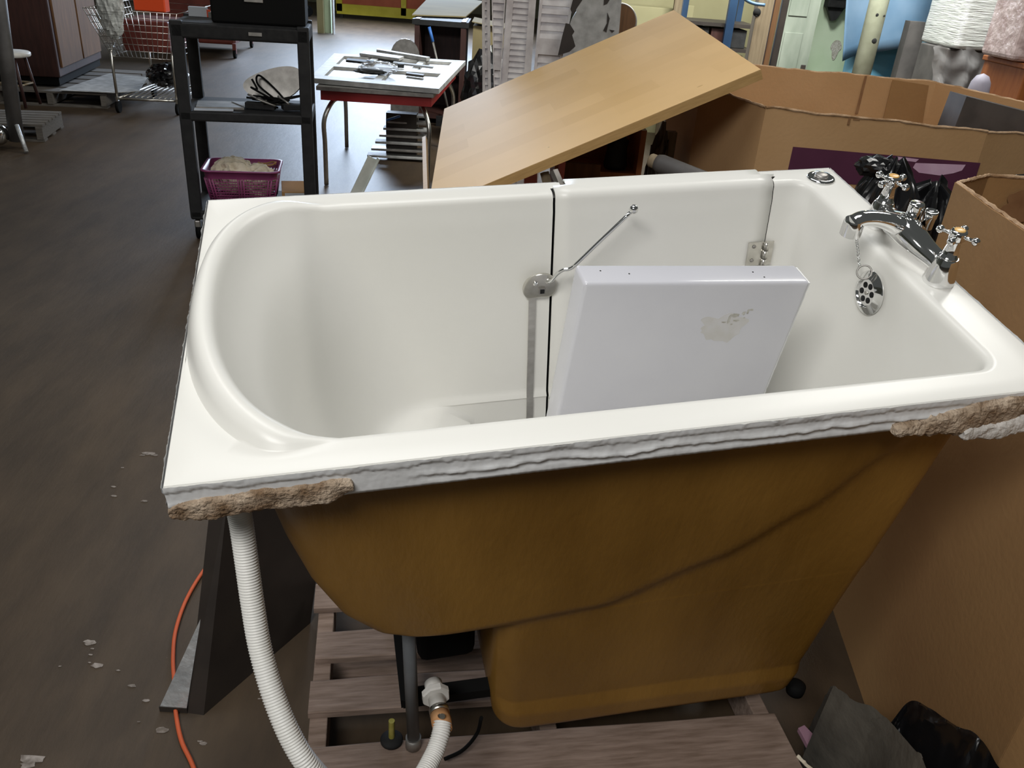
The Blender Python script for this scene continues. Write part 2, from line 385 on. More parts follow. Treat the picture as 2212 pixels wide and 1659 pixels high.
def outer_ring(inset=0.0, z=0.0):
    x0, x1, y0, y1 = inset, LX - inset, inset, WY - inset
    R, _ = inner_ring(base, .014, 0, 'outer'); out = []
    for i in range(NT):
        p = R[i]
        if i < N1: q = (p.x, y0)
        elif i < N1 + NC:
            t = (i - N1) / NC; q = (lerp(R[N1].x, x1, min(1, t * 2)), lerp(y0, R[N1 + NC].y, max(0, t * 2 - 1)))
        elif i < N1 + NC + N3: q = (x1, p.y)
        elif i < IG:
            t = (i - N1 - NC - N3) / NC; q = (lerp(x1, R[IG].x, max(0, t * 2 - 1)), lerp(R[N1 + NC + N3].y, y1, min(1, t * 2)))
        elif i < I6: q = (p.x, y1)
        else:
            t = (i - I6) / N6; xj = base[2]
            if t <= .25: q = (lerp(xj, x0, t * 4), y1)
            elif t <= .75: q = (x0, lerp(y1, y0, (t - .25) * 2))
            else: q = (lerp(x0, xj, (t - .75) * 4), y0)
        out.append(Vector((q[0], q[1], z)))
    return out
def mid_ring(ref, out, t, ymid, mode):
    g, _ = inner_ring(base, .014, 0, mode); o2 = []
    for i in range(NT):
        p = ref[i].lerp(out[i], t); p.z = ref[i].z * (1 - t)
        if IG <= i < I6: p.y = ymid; p.x = g[i].x
        o2.append(p)
    return o2
rings = [outer_ring(0, -.004), outer_ring(.0015, -.0008), outer_ring(.005, 0)]
last = roll_ring(.050, .0, .016, 0)
om = outer_ring(.005, 0)
rings += [mid_ring(last, om, .42, .7365, 'outer'), mid_ring(last, om, .38, .7335, 'mid1')]
for a in ((.050, 0.0, .016, 0), (.047, .14, .0145, 0), (.041, .50, .012, -.0003), (.033, .86, .009, -.0012), (.023, 1.0, .006, -.003), (.012, .93, .003, -.006), (.004, .72, .0008, -.011)):
    r = roll_ring(*a); g, _ = inner_ring(base, .01, 0, 'low')
    for i in range(IG, I6): r[i].x = g[i].x
    rings.append(r)
def wall_row(z):
    v = interp([(r[0],) + r[1:] for r in IN], z); return (z,) + v
r = roll_ring(0, .42, 0, -.018); rings.append(r)
for z in (-.035, -.06, -.10, -.15, -.20, -.25, -.30, -.34, -.38, -.41, -.43, -.445, -.458): rings.append(inner_ring(wall_row(z))[0])
for row in IN2: rings.append(inner_ring(row)[0])
# the near side and round end of the rings stay one shell; the door and its gaps are cut from the far side
gapcols = {IG + 2, IG + 2 + NFM + 0}
iA, iB, iC, iD = IG + 2, IG + 3, IG + 3 + NFM, IG + 4 + NFM   # gap right: A-B, door: B..C, gap left: C-D
def shell_faces(mb, keep, floor=False):
    vv = {}
    def V(ri, i):
        k = (ri, i)
        if k not in vv: vv[k] = mb.bm.verts.new(rings[ri][i])
        return vv[k]
    for ri in range(len(rings) - 1):
        for i in range(NT):
            if not keep(ri, i): continue
            j = (i + 1) % NT
            try:
                f = mb.bm.faces.new((V(ri, i), V(ri, j), V(ri + 1, j), V(ri + 1, i))); f.smooth = True
            except ValueError: pass
    if floor: mb.bm.faces.new([V(len(rings) - 1, i) for i in range(NT)])
DB = len(rings) - 3      # the door stops just above the foot-well floor
mb = MB(); shell_faces(mb, lambda r, i: not (iA <= i < iD and r < DB), True)
bas = mb.build('basin', 'acrylic', TUB); autosmooth(bas, 50)
mb = MB(); shell_faces(mb, lambda r, i: iB <= i < iC and r < DB)
door = mb.build('door', 'acrylic', TUB)
so = door.modifiers.new('thick', 'SOLIDIFY'); so.thickness = .006; so.offset = -1
# dark rubber seal behind both door gaps
for (a, b) in ((iA, iB), (iC, iD)):
    mb = MB(); c0 = []
    for ri in range(9, DB + 1):
        p, q = rings[ri][a], rings[ri][b]; d = Vector((.008, 0, 0)); push = Vector((0, .010, -.012))
        c0.append([p + d + push, q - d + push, q - d + push * 1.6, p + d + push * 1.6])
    mb.rings(c0, smooth=False); mb.build('door_seal', 'black', door)

# outer fibreglass shell
SH = [  # z, xl, xr, yn, yf
    (-.045, .070, 1.252, .047, .735), (-.085, .092, 1.250, .049, .733), (-.132, .106, 1.246, .051, .73), (-.227, .119, 1.240, .055, .72), (-.335, .142, 1.232, .0595, .71), (-.433, .178, 1.224, .064, .70),
    (-.491, .222, 1.220, .0665, .695), (-.512, .262, 1.218, .0675, .69), (-.522, .31, 1.217, .068, .69), (-.526, .40, 1.216, .068, .685), (-.528, .446, 1.215, .068, .685),
    (-.545, .456, 1.214, .069, .683), (-.70, .460, 1.203, .076, .67), (-.85, .464, 1.190, .0825, .655), (-.930, .470, 1.180, .0850, .65), (-.950, .486, 1.165, .093, .63), (-.955, .53, 1.13, .13, .60)]
CRE = [(.40, -.52), (.649, -.50), (.862, -.395), (1.001, -.284), (1.094, -.169), (1.25, .02)]
def crease(x):
    for a, b in zip(CRE[:-1], CRE[1:]):
        if x <= b[0]: return lerp(a[1], b[1], sstep(0, 1, (x - a[0]) / (b[0] - a[0])) * .35 + .65 * (x - a[0]) / (b[0] - a[0]))
    return .1
def shell_ring(z, xl, xr, yn, yf, r=.055):
    P = []; n = 64
    rl = min(r, (xr - xl) / 2.2)
    for i in range(n + 1): P.append([lerp(xl + rl, xr - .04, i / n), yn, z])
    for i in range(1, 8): a = -PI / 2 + PI / 2 * i / 8; P.append([xr - .04 + .04 * math.cos(a), yn + .04 + .04 * math.sin(a), z])
    for i in range(9): P.append([xr, lerp(yn + .04, yf - .04, i / 8), z])
    for i in range(1, 8): a = PI / 2 * i / 8; P.append([xr - .04 + .04 * math.cos(a), yf - .04 + .04 * math.sin(a), z])
    for i in range(33): P.append([lerp(xr - .04, xl + rl, i / 32), yf, z])
    for i in range(1, 10): a = PI / 2 + PI / 2 * i / 10; P.append([xl + rl + rl * math.cos(a), yf - rl + rl * math.sin(a), z])
    for i in range(9): P.append([xl, lerp(yf - rl, yn + rl, i / 8), z])
    for i in range(1, 10): a = PI + PI / 2 * i / 10; P.append([xl + rl + rl * math.cos(a), yn + rl + rl * math.sin(a), z])
    for p in P:
        if p[1] < .2 and z > -.87:
            p[1] += .011 * sstep(-.012, .03, crease(p[0]) - z) * (1 if p[1] < yn + .02 else .5)
        p[2] -= .042 * (p[0] - .46) / .7 * (1 - sstep(-.88, -.53, z)) if p[0] > .46 else 0
        # shallow hand-laid unevenness
        p[1] += .0016 * noise.noise(Vector((p[0] * 7, p[2] * 5, 3)))
    return [Vector(p) for p in P]
mb = MB(); zs = []
tab = SH; zz = [-.045 - .0125 * i for i in range(35)] + [-.485, -.491, -.497, -.502, -.507, -.512, -.517, -.520, -.522, -.5235, -.525, -.526, -.527, -.528, -.530, -.535, -.545] + [-.56 - .0125 * i for i in range(24)] + [-.87, -.89, -.91, -.925, -.932, -.938, -.943, -.948, -.951, -.953, -.955]
zz = sorted(set(round(z, 4) for z in zz), reverse=True)
mb.rings([shell_ring(z, *interp(tab, z)) for z in zz], cap0=False)
# moulded boss under the rim corner
mb.lathe([(.045, 0), (.045, -.045), (.040, -.056), (.0, -.058)], (.125, .075, -.035))
sh = mb.build('outer_shell', 'fibreglass', TUB); autosmooth(sh, 60)

# broken rim edge: real ragged lip, recess and fibre ridge
def fascia(mb, P0, P1, nrm, n, seed, depth=.052, rag=1.0):
    """strip hanging from rim edge P0->P1, outward normal nrm"""
    P0, P1, nrm = Vector(P0), Vector(P1), Vector(nrm); rows = []
    zs = [0, -.003, -.007, -.010, -.013, -.016, -.020, -.024, -.028, -.031, -.034, -.038, -.042, -.047, -.052]
    for k, z0 in enumerate(zs):
        row = []
        for i in range(n + 1):
            t = i / n; p = P0.lerp(P1, t); s_ = t * (P1 - P0).length
            nz = lambda f, q=0: noise.noise(Vector((s_ * f, q, seed)))
            fz = lambda f, q=0: noise.fractal(Vector((s_ * f, q, seed)), 1.0, 2.0, 5)
            lip = -.0115 + .004 * fz(22) + .0025 * nz(160)        # bottom of the painted lip
            rid = -.031 + .006 * fz(9, 5) + .002 * fz(60, 7)
            on = sstep(-.12, .12, nz(3.2, 9) + .18)
            out = 0.0
            out += .0022 * sstep(-.0012, .0012, z0 - lip) * rag
            out += .0045 * on * math.exp(-((z0 - rid) / .0045) ** 2) * rag * (.7 + .6 * nz(40, 11))
            out += -.0025 * on * math.exp(-((z0 - rid + .008) / .004) ** 2) * rag
            out += .0006 * nz(200, z0 * 300)
            if k <= 1: out += .0028 * max(0, fz(40, 2)) * rag
            z = z0 * depth / .052
            row.append(p + nrm * (out + (0 if k else -.0002)) + Vector((0, 0, z - .0005)))
        rows.append(row)
    rows.append([p - nrm * .03 for p in rows[-1]])
    mb.rings(rows, False, False, closed=False)
mb = MB()
fascia(mb, (0, 0, 0), (LX, 0, 0), (0, -1, 0), 520, 1.3)
fascia(mb, (0, WY, 0), (0, 0, 0), (-1, 0, 0), 220, 5.1)
fascia(mb, (LX, 0, 0), (LX, WY, 0), (1, 0, 0), 200, 8.7)
fascia(mb, (.695, WY, 0), (0, WY, 0), (0, 1, 0), 60, 2.2, rag=.2)
fascia(mb, (LX, WY, 0), (1.15, WY, 0), (0, 1, 0), 20, 4.2, rag=.2)
mb.build('rim_edge', 'edge', TUB)
mb = MB()
fascia(mb, (1.139, WY, 0), (.711, WY, 0), (0, 1, 0), 30, 4.2, rag=.1)
mb.build('door_edge', 'acrylic', door)

def lump(name, x0, x1, y0, y1, zt, zb, m, seed, amp, nx=110, nu=26, wob=.012):
    mb = MB(); rg = []
    for i in range(nx + 1):
        t = i / nx; x = lerp(x0, x1, t); e = min(1, min(t, 1 - t) * 14) ** .5
        r = []
        zt_ = zt(x) if callable(zt) else zt; zb_ = zb(x) if callable(zb) else zb
        cz, cyy = (zt_ + zb_) / 2, (y0 + y1) / 2
        for k in range(nu):
            a = 2 * PI * k / nu; ca, sa = math.cos(a), math.sin(a)
            q = Vector((x, cyy + math.copysign(abs(ca) ** .55, ca) * (y1 - y0) / 2, cz + math.copysign(abs(sa) ** .55, sa) * (zt_ - zb_) / 2 * (.4 + .6 * e)))
            d = noise.fractal(q * 26 + Vector((seed, 0, 0)), 1.0, 2.0, 5) * amp + noise.fractal(q * 110 + Vector((seed, 0, 0)), 1.0, 2.0, 4) * amp * .45
            q += Vector((0, ca, sa)) * d; q.z += wob * noise.noise(Vector((x * 9, seed, 0)))
            r.append(q)
        rg.append(r)
    mb.rings(rg, smooth=False)
    return mb.build(name, m, TUB)
o = lump('broken_fibreboard', -.002, .232, -.006, .034, lambda x: -.030 + .012 * sstep(0, .2, x), lambda x: -.068 + .012 * sstep(.05, .23, x), 'fibreboard', 3, .004)
o['label'] = 'brown broken fibreboard hanging from the left end of the rim'
o = lump('broken_fibreboard', 1.03, 1.325, -.012, .04, lambda x: -.028 + .022 * sstep(1.05, 1.25, x), lambda x: -.056 - .022 * sstep(1.05, 1.16, x), 'fibreboard', 7, .006)
o['label'] = 'brown broken fibreboard at the right end of the rim'
lump('torn_caulk', 1.15, 1.325, -.018, .02, lambda x: -.048 + .010 * sstep(1.2, 1.3, x), lambda x: -.082 + .008 * sstep(1.2, 1.33, x), 'caulk', 12, .004, nx=60)

# ---- latch, strip, rod
yl = .655
hub = TL(1165, 618, 1, .662)
mb = MB(); nrm = Vector((0, -1, -.13)).normalized()
rg = []
for r_, d in ((.0365, 0), (.0375, .003), (.0365, .0065), (.033, .008)):
    ring_ = []
    u = Vector((1, 0, 0)); w = nrm.cross(u).normalized()
    if w.z < 0: w = -w
    for k in range(40):
        a = 2 * PI * k / 40; x_, z_ = r_ * math.cos(a), r_ * math.sin(a)
        z_ = max(z_, -r_ * .72)
        ring_.append(hub + u * x_ + w * z_ + nrm * d)
    rg.append(ring_)
mb.rings(rg)
latch = mb.build('door_latch', 'steel', TUB); autosmooth(latch, 35)
MB().lathe([(.0001, .0), (.0055, .001), (.0055, .006), (.003, .008), (0.0001, .008)], hub + Vector((-.012, 0, .016)) + nrm * .008, nrm, 16).build('bolt', 'chrome', latch)
MB().box(hub + nrm * .0095 + Vector((.004, 0, -.004)), (.014, .006, .014)).build('square_socket', 'dullsteel', latch)
MB().box(hub + nrm * .0135 + Vector((.004, 0, -.004)), (.009, .002, .009)).build('socket_hole', 'darkhole', latch)
rp = [hub + Vector((.012, -.006, .014))] + [TL(x, y, 1, v) for x, y, v in ((1190, 607, .645), (1203, 592, .637), (1216, 583, .633), (1228, 581, .630), (1238, 576, .628), (1250, 565, .627), (1300, 517, .630), (1362, 459, .636))]
rod = MB().tube(bez(rp, 6), .0042, 12).build('latch_lever', 'chrome', TUB)
MB().sphere(TL(1369, 452, 1, .636), .0095).build('lever_ball', 'chrome', rod)
mb = MB(); rows = []
t0 = TL(1152, 640, 1, .655); 
for z in [t0.z - i * .03 for i in range(18)]:
    yw = interp([(r[0],) + r[1:] for r in IN] + [(r[0],) + r[1:] for r in IN2], z)[4] - .005
    rows.append([Vector((t0.x - .0075, yw, z)), Vector((t0.x + .0075, yw, z)), Vector((t0.x + .0075, yw - .0025, z)), Vector((t0.x - .0075, yw - .0025, z))])
mb.rings(rows, smooth=False); mb.build('latch_bar', 'steel', TUB)

# ---- hinge
h0 = TL(1634, 545, 1, .676); hw, hh = .046, .058
def wally(z): return interp([(r[0],) + r[1:] for r in IN], z)[4]
xg = 1.1605
mb = MB()
for zc in (h0.z,):
    yy = wally(zc) - .010
    tilt = Matrix.Rotation(-.16, 3, 'X')
    mb.box((xg - .024, yy, zc), (.036, .003, .056), tilt, bevel=.0012)
    mb.box((xg + .012, yy, zc), (.014, .003, .056), tilt, bevel=.0012)
hin = mb.build('hinge', 'steel', TUB)
mb = MB(); ax = Matrix.Rotation(-.16, 3, 'X') @ Vector((0, 0, 1))
c_ = Vector((xg - .001, yy - .005, h0.z))
for k in range(3):
    mb.cyl(c_ + ax * (-.029 + k * .0197), c_ + ax * (-.0105 + k * .0197), .0062, n=16)
mb.build('hinge_barrel', 'steel', hin)
for dz in (-.015, .017):
    q = Vector((xg - .028, wally(h0.z + dz) - .0115, h0.z + dz))
    MB().lathe([(.0045, 0), (.0045, .0008), (.003, .0018), (.0001, .002)], q, (0, -1, -.16), 14).build('screw', 'dullsteel', hin)
# ---- air-control knob on the far right corner
kn = Vector((1.272, .712, 0))
MB().lathe([(.030, 0), (.030, .003), (.027, .006), (.018, .007), (.017, .003), (.0001, .003)], kn, n=36).build('rim_control_knob', 'chrome', TUB)
MB().lathe([(.014, .003), (.014, .010), (.011, .012), (.0001, .0125)], kn, n=28).build('knob_button', 'dullsteel', TUB)

# ---- faucet
yC, xC = .405, 1.270
bp = bez([(1.287, .296, .022), (1.286, .315, .030), (1.278, .345, .036), (1.270, .375, .044), (1.266, yC, .050), (1.270, .435, .044), (1.279, .465, .036), (1.287, .495, .030), (1.288, .512, .022)], 6)
def rad(i, n):
    t = i / (n - 1); return .0215 + .009 * math.sin(PI * t) ** 2 - .003 * math.sin(2 * PI * t) ** 2
fc = MB().tube(bp, [rad(i, len(bp)) for i in range(len(bp))], 20, flat=.85)
for y_ in (.300, .508):
    fc.lathe([(.0265, .000), (.0275, .003), (.0262, .012), (.0225, .033), (.0198, .046), (.0175, .051), (.0001, .052)], (1.287, y_, 0), n=32)
sp = bez([(1.272, yC, .045), (1.248, yC, .058), (1.222, yC, .069), (1.195, yC, .076), (1.170, yC, .077), (1.156, yC, .071)], 6)
fc.tube(sp, [lerp(.026, .0165, sstep(0, .7, i / (len(sp) - 1))) for i in range(len(sp))], 20, flat=.8)
fc.lathe([(.0165, .030), (.0185, .024), (.019, .0), (.016, -.002), (.0001, .0)], (1.156, yC, .046), n=28)
fau = fc.build('faucet', 'chrome', TUB); autosmooth(fau, 50)
for i, y_ in enumerate((.300, .508)):
    c = Vector((1.287, y_, 0))
    hb = MB().lathe([(.0165, .050), (.0160, .053), (.0145, .054), (.0100, .080), (.0115, .082), (.0115, .084), (.0095, .086)], c, n=28)
    hb.lathe([(.0115, .084), (.0145, .088), (.0145, .100), (.0125, .104), (.0001, .104)], c, n=28)
    for k in range(4):
        a = k * PI / 2 + (.62 if i == 0 else .35); d = Vector((math.cos(a), math.sin(a), 0)); z = Vector((0, 0, .094))
        hb.tube([c + z + d * .010, c + z + d * .018, c + z + d * .026], [.0045, .0030, .0034], 12)
        hb.sphere(c + z + d * .0305, .0072)
    hd = hb.build('cross_handle', 'chrome', fau)
    MB().lathe([(.0095, .104), (.0095, .1052), (.007, .1062), (.0001, .1063)], c, n=24).build('index_cap', 'cap', hd)
MB().lathe([(.0135, .055), (.0135, .094), (.0125, .097), (.0001, .0975)], (1.280, .413, 0), n=30).build('diverter_knob', 'chrome', fau)
MB().lathe([(.011, .055), (.011, .076), (.012, .077), (.012, .089), (.0105, .090), (.009, .088), (.0001, .088)], (1.301, .395, 0), n=30).build('shower_outlet', 'chrome', fau)

# ---- overflow plate, ring and chain
oc = TL(1878, 632, 0, 1.226); od = Vector((-1, 0, .05)).normalized()
ov = MB().lathe([(.0425, 0), (.0425, .002), (.040, .004), (.028, .0105), (.027, .008), (.025, .006), (.0001, .006)], oc, od, 44)
ovo = ov.build('overflow_plate', 'chrome', TUB); autosmooth(ovo, 30)
u = Vector((0, 1, 0)); w = od.cross(u).normalized()
for k in range(6):
    a = 2 * PI * k / 6 + .3
    MB().lathe([(.0058, 0), (.0058, .0006), (.0001, .0006)], oc + od * .0062 + (u * math.cos(a) + w * math.sin(a)) * .0155, od, 16).build('overflow_hole', 'darkhole', ovo)
MB().lathe([(.0042, .006), (.004, .008), (.0001, .0085)], oc, od, 16).build('centre_screw', 'steel', ovo)
def torus(mb, c, R, r, ax, n=22, m=8, sq=1.0, long=None):
    ax = Vector(ax).normalized(); u = (Vector(long) - ax * Vector(long).dot(ax)).normalized() if long else ax.orthogonal().normalized(); w = ax.cross(u); rg = []
    for i in range(n + 1):
        a = 2 * PI * i / n; d = u * math.cos(a) * sq + w * math.sin(a); cc = Vector(c) + d * R; dn = (u * math.cos(a) + w * math.sin(a)).normalized()
        rg.append([cc + (dn * math.cos(2 * PI * k / m) + ax * math.sin(2 * PI * k / m)) * r for k in range(m)])
    mb.rings(rg, False, False)
rc_ = TL(1867, 588, 0, 1.206)
mb = MB(); torus(mb, rc_, .0130, .0017, (-.6, -.55, .6), 26); mb.build('chain_ring', 'dullsteel', ovo)
ca, cb = TL(1850, 512, 0, 1.206), TL(1857, 578, 0, 1.212)
mb = MB(); nl = 10
for k in range(nl):
    c = ca.lerp(cb, (k + .5) / nl); L_ = (cb - ca).length / nl
    torus(mb, c, L_ * .42, .0014, (0, 1, 0) if k % 2 else (1, 0, 0), 12, 6, 1.45, (cb - ca))
mb.build('plug_chain', 'chrome', ovo)

# ---- plumbing under the tub
def W2T(p): return TWI @ Vector(p)
hp = [(512, 1085, 1.20), (521, 1130, 1.22), (531, 1200, 1.235), (545, 1300, 1.25), (562, 1400, 1.26), (590, 1500, 1.26), (627, 1590, 1.26), (672, 1660, 1.27), (740, 1722, 1.32), (820, 1745, 1.40), (890, 1705, 1.47), (932, 1640, 1.53), (951, 1590, 1.56), (956, 1562, 1.575)]
path = bez([PD(*p) for p in hp], 60)
L_ = [0]
for a, b in zip(path[:-1], path[1:]): L_.append(L_[-1] + (b - a).length)
n = int(L_[-1] / .00115); rs, pp = [], []; k = 0
for i in range(n + 1):
    s_ = L_[-1] * i / n
    while k < len(L_) - 2 and L_[k + 1] < s_: k += 1
    t = (s_ - L_[k]) / max(1e-9, L_[k + 1] - L_[k]); pp.append(path[k].lerp(path[k + 1], t))
    rs.append(.0164 * (1 + .085 * math.cos(2 * PI * i / 4)))
hs = MB().tube(pp, rs, 22).build('drain_hose', 'hose', TUB, xf=TWI)
hs['label'] = 'white corrugated hose looping from the rim corner down to the drain fitting'
f0, f1 = PD(955, 1566, 1.58), PD(936, 1478, 1.66); ax = (f1 - f0).normalized()
MB().tube([f0 - ax * .012, f0 + ax * .004, f0 + ax * .008, f0 + ax * .024], [.0175, .0195, .0195, .019], 20).build('hose_tape', 'orangeband', hs, xf=TWI)
cl = MB(); cl.tube([f0 + ax * .025, f0 + ax * .037], .0195, 24)
sd = (PD(970, 1540, 1.55) - PD(955, 1540, 1.58)).normalized()
cl.cyl(f0 + ax * .031 - sd * .004 + Vector((0, -.020, .010)), f0 + ax * .031 + sd * .022 + Vector((0, -.020, .010)), .005, n=12)
cl.build('hose_clamp', 'steel', hs, xf=TWI)
dr = MB(); dr.tube([f0 + ax * .01, f0 + ax * .065], .0165, 24)
rgs = [[f0 + ax * q + ((ax.orthogonal().normalized() * math.cos(2 * PI * k / 8 + .3) + ax.cross(ax.orthogonal().normalized()) * math.sin(2 * PI * k / 8 + .3)) * r_) for k in range(8)] for q, r_ in ((.062, .027), (.066, .0285), (.076, .0285), (.079, .025))]
dr.rings(rgs, smooth=False); dr.tube([f0 + ax * .075, f0 + ax * .10], .018, 20)
dr.build('drain_fitting', 'pvc', TUB, xf=TWI)
pb = PZ(893, 1592, .16)
pt = W2T(PY(885, 1370, pb.y + .005)); pt.z = max(pt.z, -.50)
MB().tube([W2T(pb), pt], .0135, 18).build('support_leg', 'greypipe', TUB)
for px, py, nm in ((846, 1600, 'levelling_foot'),):
    b = PZ(px, py, .134)
    ft = MB().lathe([(.024, 0), (.0245, .006), (.021, .010), (.008, .012), (.0001, .012)], b, n=26).build(nm, 'cartgrey', TUB, xf=TWI)
    mb = MB(); seg = 40
    mb.tube([b + Vector((0, 0, .01 + .052 * i / seg)) for i in range(seg + 1)], [.0062 if i % 2 else .0068 for i in range(seg + 1)], 12)
    mb.build('threaded_rod', 'yellowrod', ft, xf=TWI)
# thin dark hose behind and steel frame under the seat
mb = MB(); mb.tube(bez([PZ(960, 1640, .15), PZ(1000, 1620, .15), PZ(1030, 1585, .16), PZ(1040, 1550, .22)], 8), .004, 10)
mb.build('drain_cable', 'black', TUB, xf=TWI)
mb = MB()
mb.beam((.28, .16, -.87), (.47, .16, -.88), .03, .03); mb.beam((.28, .60, -.87), (.47, .60, -.88), .03, .03); mb.beam((.29, .15, -.875), (.29, .62, -.875), .03, .03)
mb.build('support_frame', 'black', TUB)
MB().box((.388, .42, -.72), (.13, .34, .36), bevel=.02).build('shade_filler', 'black', TUB)  # black block added to stand in for the deep shade under the seat
bt = W2T(Vector(TW @ Vector((.30, .60, -.87))))
for q in ((.30, .60, -.86), (1.10, .56, -.97), (1.10, .20, -.97)):
    wq = TW @ Vector(q); MB().tube([wq, Vector((wq.x, wq.y, .131))], .012, 14).build('support_leg', 'greypipe', TUB, xf=TWI)
q = PZ(1722, 1476, .17)
MB().lathe([(.02, -.03), (.022, -.02), (.022, -.005), (.012, .0), (.0001, 0)], q, n=20).build('levelling_foot', 'black', TUB, xf=TWI)
MB().tube([Vector((pb.x, pb.y, .131)), pb], .017, 14).build('pipe_foot', 'dullsteel', TUB, xf=TWI)

# ------------------------------------------------------------------ white panel standing in the foot well
PA = thing('access_cover', 'loose white gelcoat cover panel standing inside the bathtub foot well', 'cover')
PA.matrix_basis = TW @ Matrix.Translation(Vector((.641, .352, .018))) @ Matrix.Rotation(-.0, 4, 'Z') @ Matrix.Rotation(math.radians(4.6), 4, 'Y')
pm = MB(); pw, ptk, ph = .43, .062, .815
# bent tray: face, three rounded returns, open ragged right end
def prof(z): return 0
pm.box((pw / 2, ptk / 2, -ph / 2), (pw, ptk, ph), bevel=.007, seg=4)
po = pm.build('panel_body', 'panelwhite', PA); autosmooth(po, 30)
ed = MB(); rows = []
for i in range(120):
    z = -.004 - ph * .99 * i / 119; j = .0018 * noise.fractal(Vector((z * 60, 1, 0)), 1, 2, 4); zz_ = .004 * noise.noise(Vector((z * 9, 5, 0)))
    rows.append([Vector((pw - .004, .004, z)), Vector((pw + .0025 + j, .004 + abs(j), z)), Vector((pw + .003 + j + zz_ * .5, ptk - .004, z)), Vector((pw - .004, ptk - .004, z))])
ed.rings(rows, smooth=False); e_ = ed.build('sawn_edge', 'edge', PA); e_['label'] = 'rough cut edge'
def blotch(name, parent, c, rx, rz, y, m, n=40, seed=0, th=.0004):
    mb = MB(); P = []
    for k in range(n):
        a = 2 * PI * k / n; q = 1 + .5 * noise.fractal(Vector((math.cos(a) * 1.5, math.sin(a) * 1.5, seed)), 1, 2, 4)
        P.append(Vector((c[0] + rx * q * math.cos(a), y, c[1] + rz * q * math.sin(a))))
    mb.prism(P, (0, -th, 0)); return mb.build(name, m, parent)
random.seed(4)
for cx, cz, rx, rz in ((.30, -.070, .006, .0025), (.318, -.066, .002, .003), (.325, -.062, .0015, .0035), (.292, -.078, .0018, .006), (.308, -.082, .004, .0015), (.331, -.058, .0025, .0012), (.322, -.076, .001, .001), (.283, -.085, .003, .001), (.3, -.09, .0015, .001)):
    blotch('dirt_smear', PA, (cx, cz), rx * 1.5, rz * 1.5, -.0002, 'dirt', seed=cx * 40)
blotch('faint_stain', PA, (.285, -.095), .045, .028, -.00005, 'faintstain', seed=3, th=.0002)
for cx, cy in ((.09, .03), (.345, .018), (.04, .04), (.33, .035)):
    MB().lathe([(.0016, 0), (.0016, .0004), (.0001, .0004)], (cx, cy, .0), n=10).build('screw_hole', 'darkhole', PA)

# ------------------------------------------------------------------ pallet under the tub
A8 = math.radians(8.3); ux = Vector((math.cos(A8), math.sin(A8), 0)); uy = Vector((-math.sin(A8), math.cos(A8), 0))
PO = Vector((-.305, 1.0, 0)); PL, PW_ = 1.07, 1.16
PAL = thing('wooden_pallet', 'weathered wooden pallet under the white bathtub', 'pallet', PO, A8)
random.seed(3)
rows_ = ((.035, .215), (.305, .40), (.465, .555), (.64, .735), (.80, .90), (1.0, 1.20))
for v0, v1 in rows_:
    mb = MB(); nx = 40
    rg = []
    jx = random.uniform(-.012, .012)
    for i in range(nx + 1):
        x = lerp(jx, PL + random.uniform(-.003, .003) if i == nx else PL, i / nx)
        w0 = .002 * noise.noise(Vector((x * 6, v0, 1))); w1 = .003 * noise.noise(Vector((x * 6, v1, 2))); hz = .0015 * noise.noise(Vector((x * 3, v1, 5)))
        rg.append([Vector((x, v0 + w0, .112 + hz)), Vector((x, v0 + w0, .128 + hz)), Vector((x, v0 + w0 + .003, .130 + hz)), Vector((x, v1 + w1 - .003, .130 + hz)), Vector((x, v1 + w1, .128 + hz)), Vector((x, v1 + w1, .112 + hz))])
    mb.rings(rg, smooth=False); mb.build('deck_board', 'pallet', PAL)
for x in (.02, PL / 2, PL - .02):
    MB().box((x, PW_ / 2, .066), (.04, PW_ - .03, .090), bevel=.003).build('stringer', 'pallet', PAL)
for v in (.10, .55, 1.05):
    MB().box((PL / 2, v, .0105), (PL - .02, .09, .019)).build('bottom_board', 'pallet', PAL)

# ------------------------------------------------------------------ dark panel on edge, left of the pallet
b0, b1 = PZ(405, 1540), PZ(440, 1545)
e0, e1 = PZ(438, 1545), PZ(598, 1407)
dirp = (e1 - e0).normalized(); nrm_ = Vector((-dirp.y, dirp.x, 0))
thk = .05
WP = thing('dark_wooden_panel', 'dark brown wooden panel on edge beside the pallet with a foil covered foot', 'panel')
top_l, top_r = PY(452, 1108, b0.y + .16), PY(488, 1108, b1.y + .15)
# near narrow edge follows base b0-b1 up to top_l-top_r, the slab runs away under the tub
far = dirp * .37
def up_at(p, q, t): return p.lerp(q, t)
mb = MB()
lo = [b0, b1, b1 + far, b0 + far]
k = 1.12
hi = [b0.lerp(top_l, k), b1.lerp(top_r, k), b1.lerp(top_r, k) + far, b0.lerp(top_l, k) + far]
mb.rings([lo, hi], smooth=False); mb.build('slab', 'darkpanel', WP)
